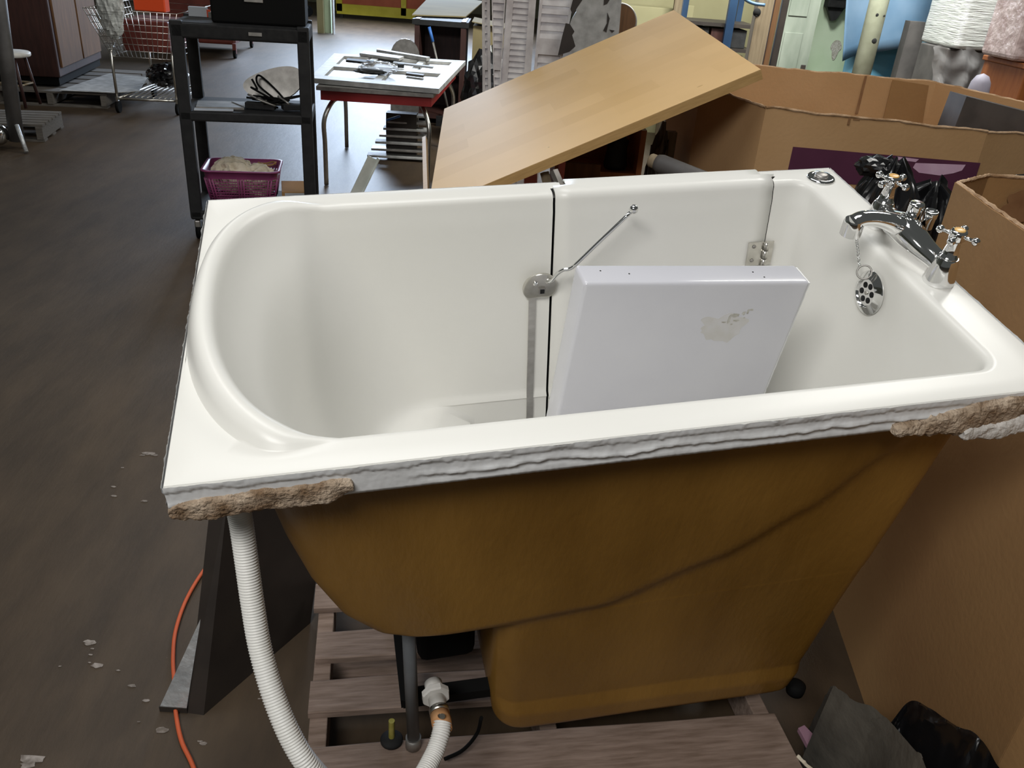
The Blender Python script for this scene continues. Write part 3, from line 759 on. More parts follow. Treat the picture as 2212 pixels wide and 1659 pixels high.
# foot: lip in front and a foil covered gusset climbing the left face
fl0, fr0 = PZ(345, 1537), PZ(405, 1541)
mb = MB(); up_ = Vector((0, 0, .012)); bk = nrm_ * .05 + dirp * .02
lz = Vector((0, 0, .016))
mb.rings([[fl0, fr0, fr0 + Vector((0, .05, 0)), fl0 + Vector((0.01, .05, 0))], [fl0 + lz, fr0 + lz, fr0 + lz + Vector((0, .05, 0)), fl0 + lz + Vector((.01, .05, 0))]], smooth=False)
mb.build('foot_rail', 'darkpanel', WP)
tq = [fl0 + lz + Vector((.002, .002, 0)), fr0 + lz + Vector((-.001, .002, 0)), b0.lerp(top_l, (PY(433, 1338, b0.y).z) / max(.01, top_l.z) if False else .48) + Vector((-.003, 0, 0))]
tq[2] = PY(434, 1335, b0.y + .075)
mb = MB(); mb.prism(tq, (0, .012, -.003)); mb.build('foil_gusset', 'foil', WP)

# ------------------------------------------------------------------ orange extension cord
cp = [PZ(*p, .008) for p in ((560, 1130), (500, 1170), (448, 1222), (405, 1290), (380, 1360), (374, 1420), (376, 1470), (380, 1540), (392, 1600), (415, 1650), (450, 1740), (500, 1850), (500, 2050), (380, 2300), (100, 2500))]
cp[7].z = cp[6].z = .006
tag(MB().tube(bez(cp, 10), .0052, 12).build('extension_cord', 'orange'), 'orange extension cord on the concrete floor passing under the dark panel foot', 'cord')

# ------------------------------------------------------------------ plaster crumbs trodden over the floor
mb = MB(); random.seed(21)
for px, py, r_ in ((195, 1388, .012), (190, 1392, .007), (200, 1402, .004), (320, 980, .016), (334, 984, .009), (308, 984, .008), (265, 1011, .005), (245, 1052, .006), (246, 1072, .007), (196, 1415, .004), (194, 1432, .003), (210, 1438, .012), (255, 1449, .004), (285, 1482, .008), (315, 1514, .007), (440, 1607, .007), (432, 1602, .004), (70, 1640, .020), (62, 1652, .014), (312, 1083, .009), (350, 1578, .012), (380, 1100, .005), (130, 1440, .003), (300, 1560, .003), (640, 1600, .003), (560, 1510, .003)):
    c = PZ(px, py, .0); P = []
    for k in range(12):
        a = 2 * PI * k / 12; q = r_ * (1 + .6 * noise.noise(Vector((math.cos(a) * 1.5, math.sin(a) * 1.5, px * .1)))); P.append(c + Vector((math.cos(a) * q * 1.3, math.sin(a) * q * .6, .0005)))
    mb.prism(P, (0, 0, .001 + r_ * .04))
tag(mb.build('plaster_crumbs', 'crumb'), 'pale plaster crumbs scattered on the concrete floor at the left', 'plaster crumbs', kind='stuff')

# ------------------------------------------------------------------ big cardboard box at the right edge
def wall_panel(mb, a, b, h0, h1, th, ragged=0.0, seed=0, n=30, inward=1, bulge=0.0, zb=0.0):
    """upright cardboard wall from a to b (ground points) with a slightly uneven top"""
    a, b = Vector((a[0], a[1], 0)), Vector((b[0], b[1], 0)); d = (b - a).normalized(); nn = Vector((-d.y, d.x, 0)) * th * inward
    out = []
    for i in range(n + 1):
        t = i / n; p = a.lerp(b, t); h = lerp(h0, h1, t) + ragged * noise.fractal(Vector((t * (b - a).length * 7, seed, 0)), 1, 2, 4)
        bl = d.cross(Vector((0, 0, 1))) * bulge * math.sin(PI * t)
        row = []
        for z in (zb, h * .25, h * .5, h * .75, h):
            row.append(p + bl * math.sin(PI * min(1, z / h * .9)) + Vector((0, 0, z)))
        out.append(row + [q + nn for q in row[::-1]])
    mb.rings(out, smooth=False); return mb
def gaylord(name, label, corners, heights, th, m, ragged, group=None, inward=1, bulge=.0):
    T_ = thing(name, label, 'box', (sum(c[0] for c in corners) / len(corners), sum(c[1] for c in corners) / len(corners), 0), 0, group)
    xf = Matrix.Translation(-T_.location)
    n = len(corners)
    for i in range(n):
        a, b = corners[i], corners[(i + 1) % n]
        mb = wall_panel(MB(), a, b, heights[i], heights[(i + 1) % n], th, ragged, i * 3.3, inward=inward, bulge=bulge)
        mb.build('side_wall', m, T_, xf=xf)
    bt = MB(); bt.prism([(c[0], c[1], .004) for c in corners], (0, 0, .01)); bt.build('bottom_sheet', m, T_, xf=xf)
    return T_, xf
BR = [(1.09, 1.965), (1.045, 1.55), (.985, 1.02), (1.05, .62), (1.7, .45), (2.15, .8), (2.2, 1.7), (1.72, 2.12), (1.22, 2.07)]
HB = [1.255, 1.25, 1.24, 1.24, 1.25, 1.25, 1.25, 1.25, 1.257]
BX, bxf = gaylord('cardboard_box', 'big open brown cardboard box at the right edge beside the faucet end of the bathtub', BR, HB, -.007, 'card2', .0025, inward=1, bulge=.0)
mb = MB()
for (a, b), (za, zb_) in (((BR[0], BR[1]), (HB[0], HB[1])), ((BR[1], BR[2]), (HB[1], HB[2])), ((BR[8], BR[0]), (HB[8], HB[0])), ((BR[7], BR[8]), (HB[7], HB[8]))):
    P = [Vector((lerp(a[0], b[0], t / 24), lerp(a[1], b[1], t / 24), lerp(za, zb_, t / 24) + .001 + .0025 * noise.fractal(Vector((t * .9, a[0] * 9, 1)), 1, 2, 3))) for t in range(25)]
    mb = MB(); mb.tube(P, [.0045 + .0015 * noise.noise(Vector((t * 1.7, a[1] * 5, 0))) for t in range(25)], 6, smooth=False); mb.build('torn_rim', 'cardedge', BX, xf=bxf)
# water stains soaked into the inner face
for (a, b), spots in (((BR[8], BR[7]), ((.12, .28, .02, .10), (.30, .42, .03, .16))),):
    a_, b_ = Vector((a[0], a[1], 0)), Vector((b[0], b[1], 0)); d = (b_ - a_).normalized(); nn = Vector((-d.y, d.x, 0))
    if nn.y > 0: nn = -nn
    for (t0_, t1_, z0_, z1_) in spots:
        P = []
        for k_ in range(28):
            an = 2 * PI * k_ / 28; q = 1 + .45 * noise.noise(Vector((math.cos(an) * 2, math.sin(an) * 2, t0_ * 9)))
            p = a_.lerp(b_, lerp(t0_, t1_, .5 + .5 * q * math.cos(an))); P.append(p + nn * .0078 + Vector((0, 0, 1.245 - lerp(z0_, z1_, .5 + .5 * q * math.sin(an)))))
        MB().prism(P, nn * .0004).build('water_stain', 'stain', BX, xf=bxf)

# ------------------------------------------------------------------ octagonal pallet box with plum print behind the tub
g0 = PZ(1655, 232, 1.20); g1 = PZ(2134, 284, 1.18); gl = PZ(1540, 193, 1.20); gr = PZ(2230, 296, 1.17)
glx = Vector((PZ(1440, 160, 1.20).x, g0.y + 1.02, 0))
GC = [(g0.x, g0.y), (g1.x, g1.y), (g1.x + .62, g1.y + .12), (g1.x + .80, g1.y + .95), (g1.x + .45, g1.y + 1.42), (g0.x + .10, g0.y + 1.42), (g0.x - .17, g0.y + 1.12), (g0.x - .14, g0.y + .55)]
zb1 = 1.23
GH = [1.20, 1.18, 1.17, 1.17, 1.20, 1.215, 1.20, 1.20]
GX, gxf = gaylord('pallet_box', 'octagonal cardboard pallet box with a plum printed band behind the bathtub', GC, GH, .008, 'card', .008)
mb = MB()
for i in (0, 1, 3, 4, 5, 7):
    a, b = GC[i], GC[(i + 1) % 8]
    P = [Vector((lerp(a[0], b[0], t / 30), lerp(a[1], b[1], t / 30), lerp(GH[i], GH[(i + 1) % 8], t / 30) + .008 * noise.fractal(Vector((t / 30 * (Vector(b) - Vector(a)).length * 7, i * 3.3, 0)), 1, 2, 4))) for t in range(31)]
    mb = MB(); mb.tube(P, [.0055 + .003 * noise.noise(Vector((t * 1.3, i * 5, 0))) for t in range(31)], 6, smooth=False); mb.build('torn_rim', 'cardedge', GX, xf=gxf)
gd = (Vector((GC[1][0], GC[1][1], 0)) - Vector((GC[0][0], GC[0][1], 0))); gn = Vector((gd.y, -gd.x, 0)).normalized()
def gpt(u, z, off=.002): return Vector((GC[0][0], GC[0][1], 0)) + gd * u + gn * off + Vector((0, 0, z))
def on_g(px, py, off=.002):
    r = ray(px, py); c0 = gpt(0, 0, off); t = (c0 - Vector((0, 0, CH))).dot(gn) / r.dot(gn); return r * t + Vector((0, 0, CH))
a_, b_, c_, d_ = on_g(1713, 317), on_g(2118, 352), on_g(2050, 470), on_g(1690, 385)
zt, zb_ = a_.z, d_.z
MB().prism([a_, b_, Vector((b_.x, b_.y, zb_)), Vector((a_.x, a_.y, zb_))], gn * .0006).build('plum_print', 'purple', GX, xf=gxf)
lp = [on_g(*p, .003) for p in ((1978, 352), (2086, 356), (2078, 368), (2060, 374), (2030, 379), (1985, 373), (1972, 362))]
MB().prism(lp, gn * .0004).build('lilac_print', 'lilac', GX, xf=gxf)
MB().prism([on_g(*p, .003) for p in ((1936, 338), (1985, 344), (1978, 350), (1940, 345))], gn * .0004).build('lilac_print', 'lilac', GX, xf=gxf)
for px, py, w_, h_ in ((1834, 262, 5, 16), (1850, 258, 14, 3)):
    q = on_g(px, py, .002); MB().box(q, (w_ * .0018, .002, h_ * .0018), Matrix.Rotation(math.atan2(gd.y, gd.x), 3, 'Z')).build('tear', 'stain', GX, xf=gxf)
q0, q1 = on_g(1540, 0), None
# packing stripes on the dark left facet
# vertical crease on the inner back wall and the grey bin inside
bkd = Vector((GC[4][0] - GC[5][0], GC[4][1] - GC[5][1], 0)); 
def on_b(px, py, off=.004):
    nb = Vector((bkd.y, -bkd.x, 0)).normalized(); c0 = Vector((GC[5][0], GC[5][1], 0)) + nb * (off + .008); r = ray(px, py)
    t = (c0 - Vector((0, 0, CH))).dot(nb) / r.dot(nb); return r * t + Vector((0, 0, CH))
MB().prism([on_b(1868, 164), on_b(1873, 164), on_b(1853, 246), on_b(1847, 246)], (0, -.001, 0)).build('wall_seam', 'stain', GX, xf=gxf)
MB().prism([on_b(1928, 172), on_b(2006, 184), on_b(1990, 280), on_b(1907, 260)], (0, -.003, 0)).build('inner_flap', 'card2', GX, xf=gxf)
nb_ = Vector((bkd.y, -bkd.x, 0)).normalized()
yb_ = GC[0][1] + .62
bq = [PY(*p, yb_) for p in ((2088, 208), (2250, 250), (2225, 330), (2062, 276))]
for i_ in (2, 3): bq[i_] = bq[i_] + (bq[i_] - bq[(1, 0)[i_ - 2]]) * 1.2
tag(MB().prism(bq, Vector((0, .16, 0))).build('grey_bin', 'greybin'), 'dirty grey plastic bin tipped inside the octagonal pallet box', 'bin')

# ------------------------------------------------------------------ butcher block board leaning on the pallet box
s_ = 1.36 / 1.2
def bscale(v): return Vector((0, 0, CH)) + (Vector(v) - Vector((0, 0, 1.62))) * s_
B4, B3, B2, B1 = [bscale(v) for v in ((-.235, 2.818, .813), (.845, 2.911, 1.330), (.793, 4.363, 1.421), (-.287, 4.271, .905))]
BB = thing('butcher_block_board', 'large tan butcher block board leaning up onto the octagonal pallet box', 'board')
e1_ = (B3 - B4).normalized(); e2_ = (B1 - B4); e2_ = (e2_ - e1_ * e2_.dot(e1_)).normalized(); e3_ = e1_.cross(e2_)
mb4 = Matrix(((e1_.x, e2_.x, e3_.x, B4.x), (e1_.y, e2_.y, e3_.y, B4.y), (e1_.z, e2_.z, e3_.z, B4.z), (0, 0, 0, 1)))
BB.matrix_basis = mb4; lx_, ly_ = (B3 - B4).length, (B1 - B4).length
inv = mb4.inverted()
c4 = [inv @ v for v in (B4, B3, B2, B1)]
MB().prism([Vector((c.x, c.y, 0)) for c in c4], (0, 0, -.002)).build('top_face', 'block', BB)
MB().prism([Vector((c.x, c.y, -.0021)) for c in c4], (0, 0, -.036)).build('slab_edge', 'blockedge', BB)
MB().box((-.014, ly_ * .43, -.022), (.02, ly_ * .66, .022)).build('edge_batten', 'blockedge', BB)
q = inv @ PD(1511, 185, 1); 
def on_board(px, py):
    o = inv @ Vector((0, 0, CH)); r = inv.to_3x3() @ ray(px, py); return o + r * (-o.z / r.z)
for px, py, w_ in ((1512, 186, .012), (1185, 318, .004)):
    q = on_board(px, py); MB().sphere((q.x, q.y, .0), 1, (w_, .005, .0008), 12).build('dent', 'blockedge', BB)

# ------------------------------------------------------------------ things under the board
OB = thing('orange_wooden_case', 'open orange stained wooden case under the butcher block board', 'case', PY(1300, 380, 3.55) * 1)
oz = Matrix.Translation(-OB.location)
yq = 3.75
a, b, c, d = PY(1172, 345, yq), PY(1393, 275, yq), PY(1372, 392, yq), PY(1170, 400, yq)
x0, x1, z1 = PY(1208, 380, yq).x, PY(1372, 380, yq).x, PY(1390, 285, yq).z
mb = MB(); mb.box(((x0 + x1) / 2, yq + .32, z1 / 2), (x1 - x0, .02, z1)); mb.build('back_board', 'orangewood', OB, xf=oz)
MB().box((x1 + .012, yq + .16, z1 / 2 + .004), (.024, .34, z1 + .008)).build('side_board', 'orangewood', OB, xf=oz)
MB().box((x0 - .012, yq + .16, z1 / 2 - .04), (.024, .34, z1 - .08)).build('side_board', 'orangewood', OB, xf=oz)
MB().box(((x0 + x1) / 2, yq + .16, .02), (x1 - x0, .34, .03)).build('base_board', 'orangewood', OB, xf=oz)
MB().box((lerp(x0, x1, .28), yq + .03, z1 / 2 - .08), ((x1 - x0) * .52, .03, z1 - .16)).build('front_board', 'brownwood', OB, xf=oz)
MB().box(((x0 + x1) / 2, yq + .17, z1 * .80), (x1 - x0, .30, .02)).build('shelf', 'orangewood', OB, xf=oz)
dx = PY(1330, 345, yq + .1)
mb = MB(); mb.lathe([(.0001, 0), (.05, .004), (.055, .02), (.045, .09), (.05, .13), (.03, .15), (.0001, .152)], (dx.x, dx.y, z1 * .81), n=22); mb.box((dx.x, dx.y, z1 * .81 + .16), (.06, .05, .03), bevel=.006)
tag(mb.build('dark_jug', 'blackpl'), 'dark plastic jug standing in the orange wooden case', 'jug')
# dusty grey cylinder
pa, pb_ = PY(1404, 345, 3.2), PY(1530, 395, 3.05)
cyl = thing('grey_tube_roll', 'dusty grey tube with a worn end lying between the board and the pallet box', 'tube')
dd_ = (pb_ - pa).normalized()
MB().tube([pa + dd_ * .03, pa + dd_ * .05, pb_ + dd_ * .10], [.03, .036, .036], 22).build('tube_body', 'greybin', cyl)
MB().tube([pa, pa + dd_ * .006, pa + dd_ * .036], [.022, .026, .026], 20).build('tube_collar', 'timber', cyl)
# metal rails and pink foam blocks
pr0, pr1 = PY(1196, 368, 3.2), PY(1212, 405, 3.17); dr_ = (pr1 - pr0).normalized()
tag(MB().beam(pr0, pr1 + dr_ * .5, .028, .02).build('steel_rail', 'dullsteel'), 'dull steel rail standing behind the bathtub door gap', 'rail')
pr0, pr1 = PY(1176, 372, 3.3), PY(1184, 405, 3.28); dr_ = (pr1 - pr0).normalized()
tag(MB().beam(pr0, pr1 + dr_ * .5, .03, .02).build('timber_rail', 'timber'), 'narrow wooden rail left of the dull steel rail', 'rail')
for (pts, lb) in ((((1133, 379), (1161, 370), (1164, 388), (1136, 386)), 'pink foam block left of the rails under the board'), (((1209, 352), (1222, 350), (1218, 382), (1210, 380)), 'narrow pink foam block right of the rails under the board')):
    P = [PY(*p, 3.62) for p in pts]; P[2].z -= .15; P[3].z -= .15
    tag(MB().prism(P, (0, .08, 0)).build('foam_block', 'salmon'), lb, 'foam block', 'pink foam blocks')
bx_ = PY(1200, 372, 3.7)
BL = thing('clutter_box', 'dark cardboard carton holding up the pink foam blocks', 'carton', (.03, 3.7, 0))
MB().box((0, .05, .335), (.42, .36, .66), bevel=.004).build('carton_body', 'card2', BL)
# crumpled dark plastic beside the dark facet
def crumple(name, m, c, r, sc, seed, amp=.35, f=2.2, sub=5, parent=None, xf=None, flat_bottom=None, ridge=False, f2=7, amp2=.12):
    bm = bmesh.new(); bmesh.ops.create_icosphere(bm, subdivisions=sub, radius=1)
    for v in bm.verts:
        d = v.co.normalized(); q = d * f + Vector((seed, seed * 1.7, 0))
        if ridge: k = 1 + amp * (1 - 2 * abs(noise.fractal(q, 1, 2, 3))) * .6 + amp2 * (.5 - 2 * abs(noise.noise(d * f2 + Vector((seed, 4, 1))))) + amp2 * .45 * (.5 - 2 * abs(noise.noise(d * f2 * 2.3 + Vector((seed, 9, 1)))))
        else: k = 1 + amp * noise.fractal(q, 1, 2, 3) + amp2 * noise.noise(d * f2 + Vector((seed, 4, 1)))
        v.co = Vector((d.x * sc[0], d.y * sc[1], d.z * sc[2])) * r * k + Vector(c)
        if flat_bottom is not None and v.co.z < flat_bottom: v.co.z = flat_bottom
    mb = MB(); mb._merge(bm); o = mb.build(name, m, parent, xf=xf, smooth=False if ridge else True); return o
q = PY(1425, 315, 3.9)
tag(crumple('plastic_heap', 'tarp', (q.x + .02, q.y + .10, q.z * .5), 1, (.055, .10, q.z * .5), 3, sub=4, flat_bottom=.0, ridge=True, f2=5), 'crumpled dark plastic heap beside the orange wooden case', 'plastic heap')
q = PY(1449, 300, 4.05)
tag(MB().box((q.x, q.y, q.z / 2 + .01), (.045, .05, q.z + .05)).build('short_post', 'timber'), 'short pale topped post next to the dark facet of the pallet box', 'post')

# ------------------------------------------------------------------ black refuse sacks
def sack(label, base, top, rx, ry, seed, prof, lean=(0, 0)):
    T_ = thing('refuse_sack', label, 'bag', (base[0], base[1], 0), 0, 'black refuse sacks behind the bathtub')
    h = top; mb = MB(); rg = []; nz, na = 90, 110
    for j in range(nz + 1):
        t = j / nz; f = interp([(-a_, b_) for a_, b_ in prof], -t)[0]; row = []
        for i in range(na):
            a = 2 * PI * i / na; ca, sa = math.cos(a), math.sin(a)
            q = Vector((ca * 1.5, sa * 1.5, t * 3.2 + seed))
            fold = abs(noise.noise(Vector((ca * 3.2 + t * 1.6, sa * 3.2, t * 2.0 + seed)))) + .6 * abs(noise.noise(Vector((ca * 7, sa * 7 + t * 3, t * 3.5 + seed)))) + .3 * abs(noise.noise(Vector((ca * 15, sa * 15, t * 14 + seed))))
            k = 1 + .22 * noise.noise(q) - .20 * fold * (.5 + .5 * t)
            row.append(Vector((ca * rx * f * k + lean[0] * t, sa * ry * f * k + lean[1] * t, max(.001, h * t + (.05 * noise.noise(Vector((ca * 2, sa * 2, seed))) - .03 * fold) * sstep(.4, 1, t)))))
        rg.append(row)
    mb.rings(rg, smooth=True); o_ = mb.build('sack_body', 'bag', T_); autosmooth(o_, 22)
    return T_
PT = ((0, .8), (.08, 1), (.5, 1.05), (.72, 1.05), (.84, 1.0), (.92, .8), (.97, .5), (1.0, .16))
PF = ((0, .8), (.08, 1), (.6, 1.05), (.85, 1.0), (.93, .85), (.98, .5), (1.0, .15))
b1_ = PY(1905, 470, 2.42); t1_ = PY(1895, 352, 2.42)
s1 = sack('black refuse sack with a tied top between the faucet and the pallet box', (b1_.x, 2.42), t1_.z + .01, .125, .13, 2.0, PT)
kq = PY(1890, 352, 2.42) - Vector((b1_.x, 2.42, 0))
crumple('tied_knot', 'bag', (kq.x, 0, kq.z - .01), 1, (.045, .035, .026), 7, .5, 2.0, 3, s1, ridge=True, f2=4, amp2=.2)
b2_ = PY(2140, 400, 2.62); t2_ = PY(2150, 352, 2.62)
s2 = sack('black refuse sack sagging behind the box at the right edge', (b2_.x + .14, 2.50), t2_.z, .27, .17, 9.0, PF)
b3_ = PY(2010, 500, 2.22)
s3 = sack('low black refuse sack squeezed between the tied sack and the box at the right edge', (b3_.x + .09, 2.44), PY(2000, 415, 2.3).z, .125, .11, 15.0, PF)

# ------------------------------------------------------------------ tarp heap and plastic scrap at the lower right
def heightpatch(name, m, fn, nx, ny, x0, x1, y0, y1, smooth=False):
    mb = MB(); V = [[mb.bm.verts.new((lerp(x0, x1, i / nx), lerp(y0, y1, j / ny), fn(lerp(x0, x1, i / nx), lerp(y0, y1, j / ny)))) for i in range(nx + 1)] for j in range(ny + 1)]
    for j in range(ny):
        for i in range(nx): f = mb.bm.faces.new((V[j][i], V[j][i + 1], V[j + 1][i + 1], V[j + 1][i])); f.smooth = smooth
    rim_ = [V[0][i] for i in range(nx + 1)] + [V[j][nx] for j in range(1, ny + 1)] + [V[ny][i] for i in range(nx - 1, -1, -1)] + [V[j][0] for j in range(ny - 1, 0, -1)]
    low = [mb.bm.verts.new((v.co.x, v.co.y, .0005)) for v in rim_]
    for i in range(len(rim_)): mb.bm.faces.new((rim_[i], rim_[(i + 1) % len(rim_)], low[(i + 1) % len(rim_)], low[i]))
    return mb.build(name, m)
def PX(px, py, x):
    r = ray(px, py); return r * (x / r.x) + Vector((0, 0, CH))
def drape(name, label, mm, top, base_pts, seed, amp=.02):
    """stiff crumpled sheet: crest line in front, foot line on the floor"""
    top = bez(top, 8); bs = bez(base_pts, 8); mb = MB(); rows = []; n = len(top)
    for j in range(30):
        s = j / 29; row = []
        for i, p in enumerate(top):
            t = i / (n - 1); k = t * (len(bs) - 1); b_ = bs[int(k)].lerp(bs[min(len(bs) - 1, int(k) + 1)], k - int(k))
            q = p.lerp(b_, s); q.z = p.z * (1 - s) ** 1.1 + .05 * math.sin(PI * s)
            w_ = 1 if 0 < j < 29 else .25
            q += Vector((-.2, -.3, 1)) * (amp * 1.3 * noise.fractal(Vector((t * 4, s * 3, seed)), 1, 2, 4) + amp * 1.6 * (.32 - abs(noise.noise(Vector((t * 6 + s * 3, s * 5, seed + 8)))))) * w_
            q.z = max(q.z, .003); row.append(q)
        rows.append(row)
    back = [Vector((p.x, p.y + .03, .002)) for p in top]
    mb.rings([back] + rows, False, False, closed=False)
    o = mb.build(name, mm); autosmooth(o, 35); return tag(o, label, 'tarp')
drape('dusty_canvas', 'dusty brownish grey canvas crumpled on the floor below the right end of the bathtub', 'canvas',
      [PX(1800, 1482, .78), PX(1840, 1512, .80), PX(1885, 1528, .82), PX(1915, 1552, .83), PX(1950, 1590, .83), PX(1990, 1640, .82), PX(2020, 1700, .80)],
      [PZ(1735, 1600), PZ(1740, 1660), PZ(1790, 1760), PZ(1900, 1840), PZ(1990, 1880)], 3, .018)
drape('black_tarp', 'black plastic tarp bunched between the dusty canvas and the right cardboard box', 'bag',
      [PX(1925, 1560, .88), PX(1965, 1515, .91), PX(2010, 1532, .92), PX(2060, 1566, .925), PX(2105, 1586, .925), PX(2135, 1620, .92), PX(2175, 1680, .91)],
      [PX(1930, 1600, .84), PX(1990, 1660, .82), PX(2060, 1760, .82), PX(2150, 1840, .86)], 11, .02)
P = [PZ(*p, .10) for p in ((1722, 1580), (1735, 1574), (1765, 1605), (1762, 1628), (1752, 1636))]
tag(MB().prism(P, (0, 0, .012)).build('plastic_scrap', 'mauve'), 'mauve plastic scrap between the pallet corner and the dark tarp', 'scrap')
mb = MB(); a = PZ(1722, 1632, .135); b = PZ(1752, 1662, .12)
mb.tube([a.lerp(b, i / 8) + Vector((0, 0, .004 * noise.noise(Vector((i * 2.1, 0, 0))))) for i in range(9)], [.004 + .003 * abs(noise.noise(Vector((i * 1.3, 3, 0)))) for i in range(9)], 7, smooth=False)
tag(mb.build('wood_splinter', 'cream'), 'pale wood splinter on the near right corner of the pallet', 'splinter')

# ------------------------------------------------------------------ aluminium bar behind the tub
ba, bb_ = PY(806, 341, 3.45), PY(769, 418, 3.42); dbar = (bb_ - ba).normalized()
endp = ba + dbar * ((ba.z - .02) / -dbar.z)
AB = MB(); t_ = dbar; sx = t_.cross(Vector((0, 1, .3))).normalized(); sy = sx.cross(t_)
w_ = .042
AB.beam(ba, endp, .044, .005, up=(0, 1, .6)); AB.beam(ba + Vector((.02, .018, -.004)), endp + Vector((.02, .018, -.004)), .005, .036, up=(0, 1, .6))
tag(AB.build('aluminium_angle_bar', 'barmetal'), 'bright aluminium angle bar leaning up behind the far rim of the bathtub', 'bar')

# ------------------------------------------------------------------ black utility cart
def at_h(px, py, z): return PZ(px, py, z)
cFL = PZ(431, 517, 0); cdir = Vector((.985, .17, 0)).normalized(); cn = Vector((-cdir.y, cdir.x, 0))
CA = math.atan2(cdir.y, cdir.x)
CT = thing('utility_cart', 'tall black plastic utility cart on casters with three shelves', 'cart', (cFL.x, cFL.y, 0), CA)
cw, cdp, chh = .662, .45, 1.20
leg = .065
for (x, y) in ((0, 0), (cw, 0), (0, cdp), (cw, cdp)):
    mb = MB(); mb.box((x, y, (chh + .10) / 2 + .03), (leg, .05, chh - .12), bevel=.006)
    mb.build('corner_post', 'blackpl', CT)
for z, nm in ((chh - .03, 'top_shelf'), (.725, 'middle_shelf'), (.155, 'bottom_shelf')):
    mb = MB(); mb.box((cw / 2, cdp / 2, z), (cw + leg * .98, cdp + .05, .075 if z > 1 else .055), bevel=.010)
    if z > 1: mb.box((cw / 2, cdp / 2, z + .037), (cw - .02, cdp - .02, .008), bevel=.003)
    mb.build(nm, 'cartgrey' if z > 1 else 'blackpl', CT)
for (x, y) in ((0, 0), (cw, 0), (0, cdp), (cw, cdp)):
    cst = MB().box((x, y + .012, .095), (.035, .05, .05), bevel=.008).build('caster', 'dullsteel', CT)
    MB().cyl((x - .014, y + .03, .052), (x + .014, y + .03, .052), .052, n=24).build('wheel', 'black', cst)
q = Matrix.Rotation(-CA, 3, 'Z') @ (PZ(577, 54, chh - .03) - CT.location)
MB().box((cw * .62, -.030, chh - .028), (.07, .004, .018)).build('maker_plate', 'dullsteel', CT)
def cart_w(x, y, z): return CT.matrix_basis @ Vector((x, y, z))
# black set on top
TV = thing('black_console_box', 'black box shaped set standing on top of the utility cart', 'box', cart_w(.425, .24, chh + .012), CA)
MB().box((0, 0, .16), (.50, .36, .32), bevel=.012).build('casing', 'black', TV)
MB().box((-.02, -.184, .13), (.10, .006, .035), Matrix.Rotation(.0, 3, 'Y'), bevel=.002).build('badge', 'dullsteel', TV)
for i, (x, m_, lb, sz) in enumerate(((.06, 'paper', 'small pale carton at the back left of the cart top', (.10, .05, .05)), (.17, 'dullsteel', 'grey metal part lying on the cart top behind the black set', (.12, .10, .03)), (.10, 'signal', 'small orange marker on the cart top', (.012, .10, .04)))):
    tag(MB().box(cart_w(x, .38, chh + .012 + sz[2] / 2), sz, CA + .3 * i).build('loose_part', m_), lb, 'part')
# middle shelf: envelope, paper, dish, cable tangle
zs_ = .754
tag(MB().box(cart_w(.17, .16, zs_ + .006), (.26, .20, .012), CA + .1).build('grey_folder', 'dullsteel'), 'grey folder on the middle shelf of the utility cart', 'folder')
tag(MB().box(cart_w(.15, .03, zs_ + .003), (.21, .07, .005), CA + .1).build('white_paper', 'paper'), 'white paper at the front left of the middle cart shelf', 'paper')
tag(MB().prism([cart_w(.22, .24, zs_ + .014), cart_w(.40, .24, zs_ + .014), cart_w(.40, .12, zs_ + .014), cart_w(.30, .10, zs_ + .014)], (0, 0, .003)).build('white_paper', 'paper'), 'folded white paper sheet in the middle of the middle cart shelf', 'paper')
mb = MB(); rg = []
cc_ = cart_w(.46, .30, zs_ + .12); ud = (cart_w(1, 0, 0) - cart_w(0, 0, 0)).normalized(); vd = Vector((.1, .35, .9)).normalized()
P = []
for k in range(40):
    a = 2 * PI * k / 40; P.append(cc_ + ud * (.165 * math.cos(a) + .04 * math.sin(a)) + vd * (.10 * math.sin(a) * (1.0 + .25 * math.cos(a))))
mb.prism(P, (0, .02, -.006)); DS = mb.build('oval_lamp_shade', 'dullsteel'); tag(DS, 'grey oval shade propped at the back of the middle cart shelf', 'shade')
random.seed(11)
for k, lb in enumerate(('black cable looping high at the right of the middle cart shelf', 'black cable coiled across the middle cart shelf', 'grey cable bent over the right end of the middle cart shelf')):
    pts = []
    for j in range(9):
        pts.append(cart_w(lerp(.27, .65, random.random() * .5 + .5 * (j % 2 if k == 1 else j / 8)), random.uniform(.04, .24), zs_ + .012 + random.uniform(.0, .07 if k != 0 else .16)))
    tag(MB().tube(bez(pts, 8), .006, 7).build('cable', 'black' if k < 2 else 'dullsteel'), lb, 'cable', 'cables on the cart')
tag(MB().box(cart_w(.40, .10, zs_ + .022), (.17, .05, .035), CA - .2, bevel=.004).build('power_adapter', 'blackpl'), 'black power adapter on the middle cart shelf', 'adapter')
tag(MB().box(cart_w(.58, .10, zs_ + .022), (.12, .07, .03), CA + .3, bevel=.004).build('power_adapter', 'blackpl'), 'wider black adapter at the right of the middle cart shelf', 'adapter')
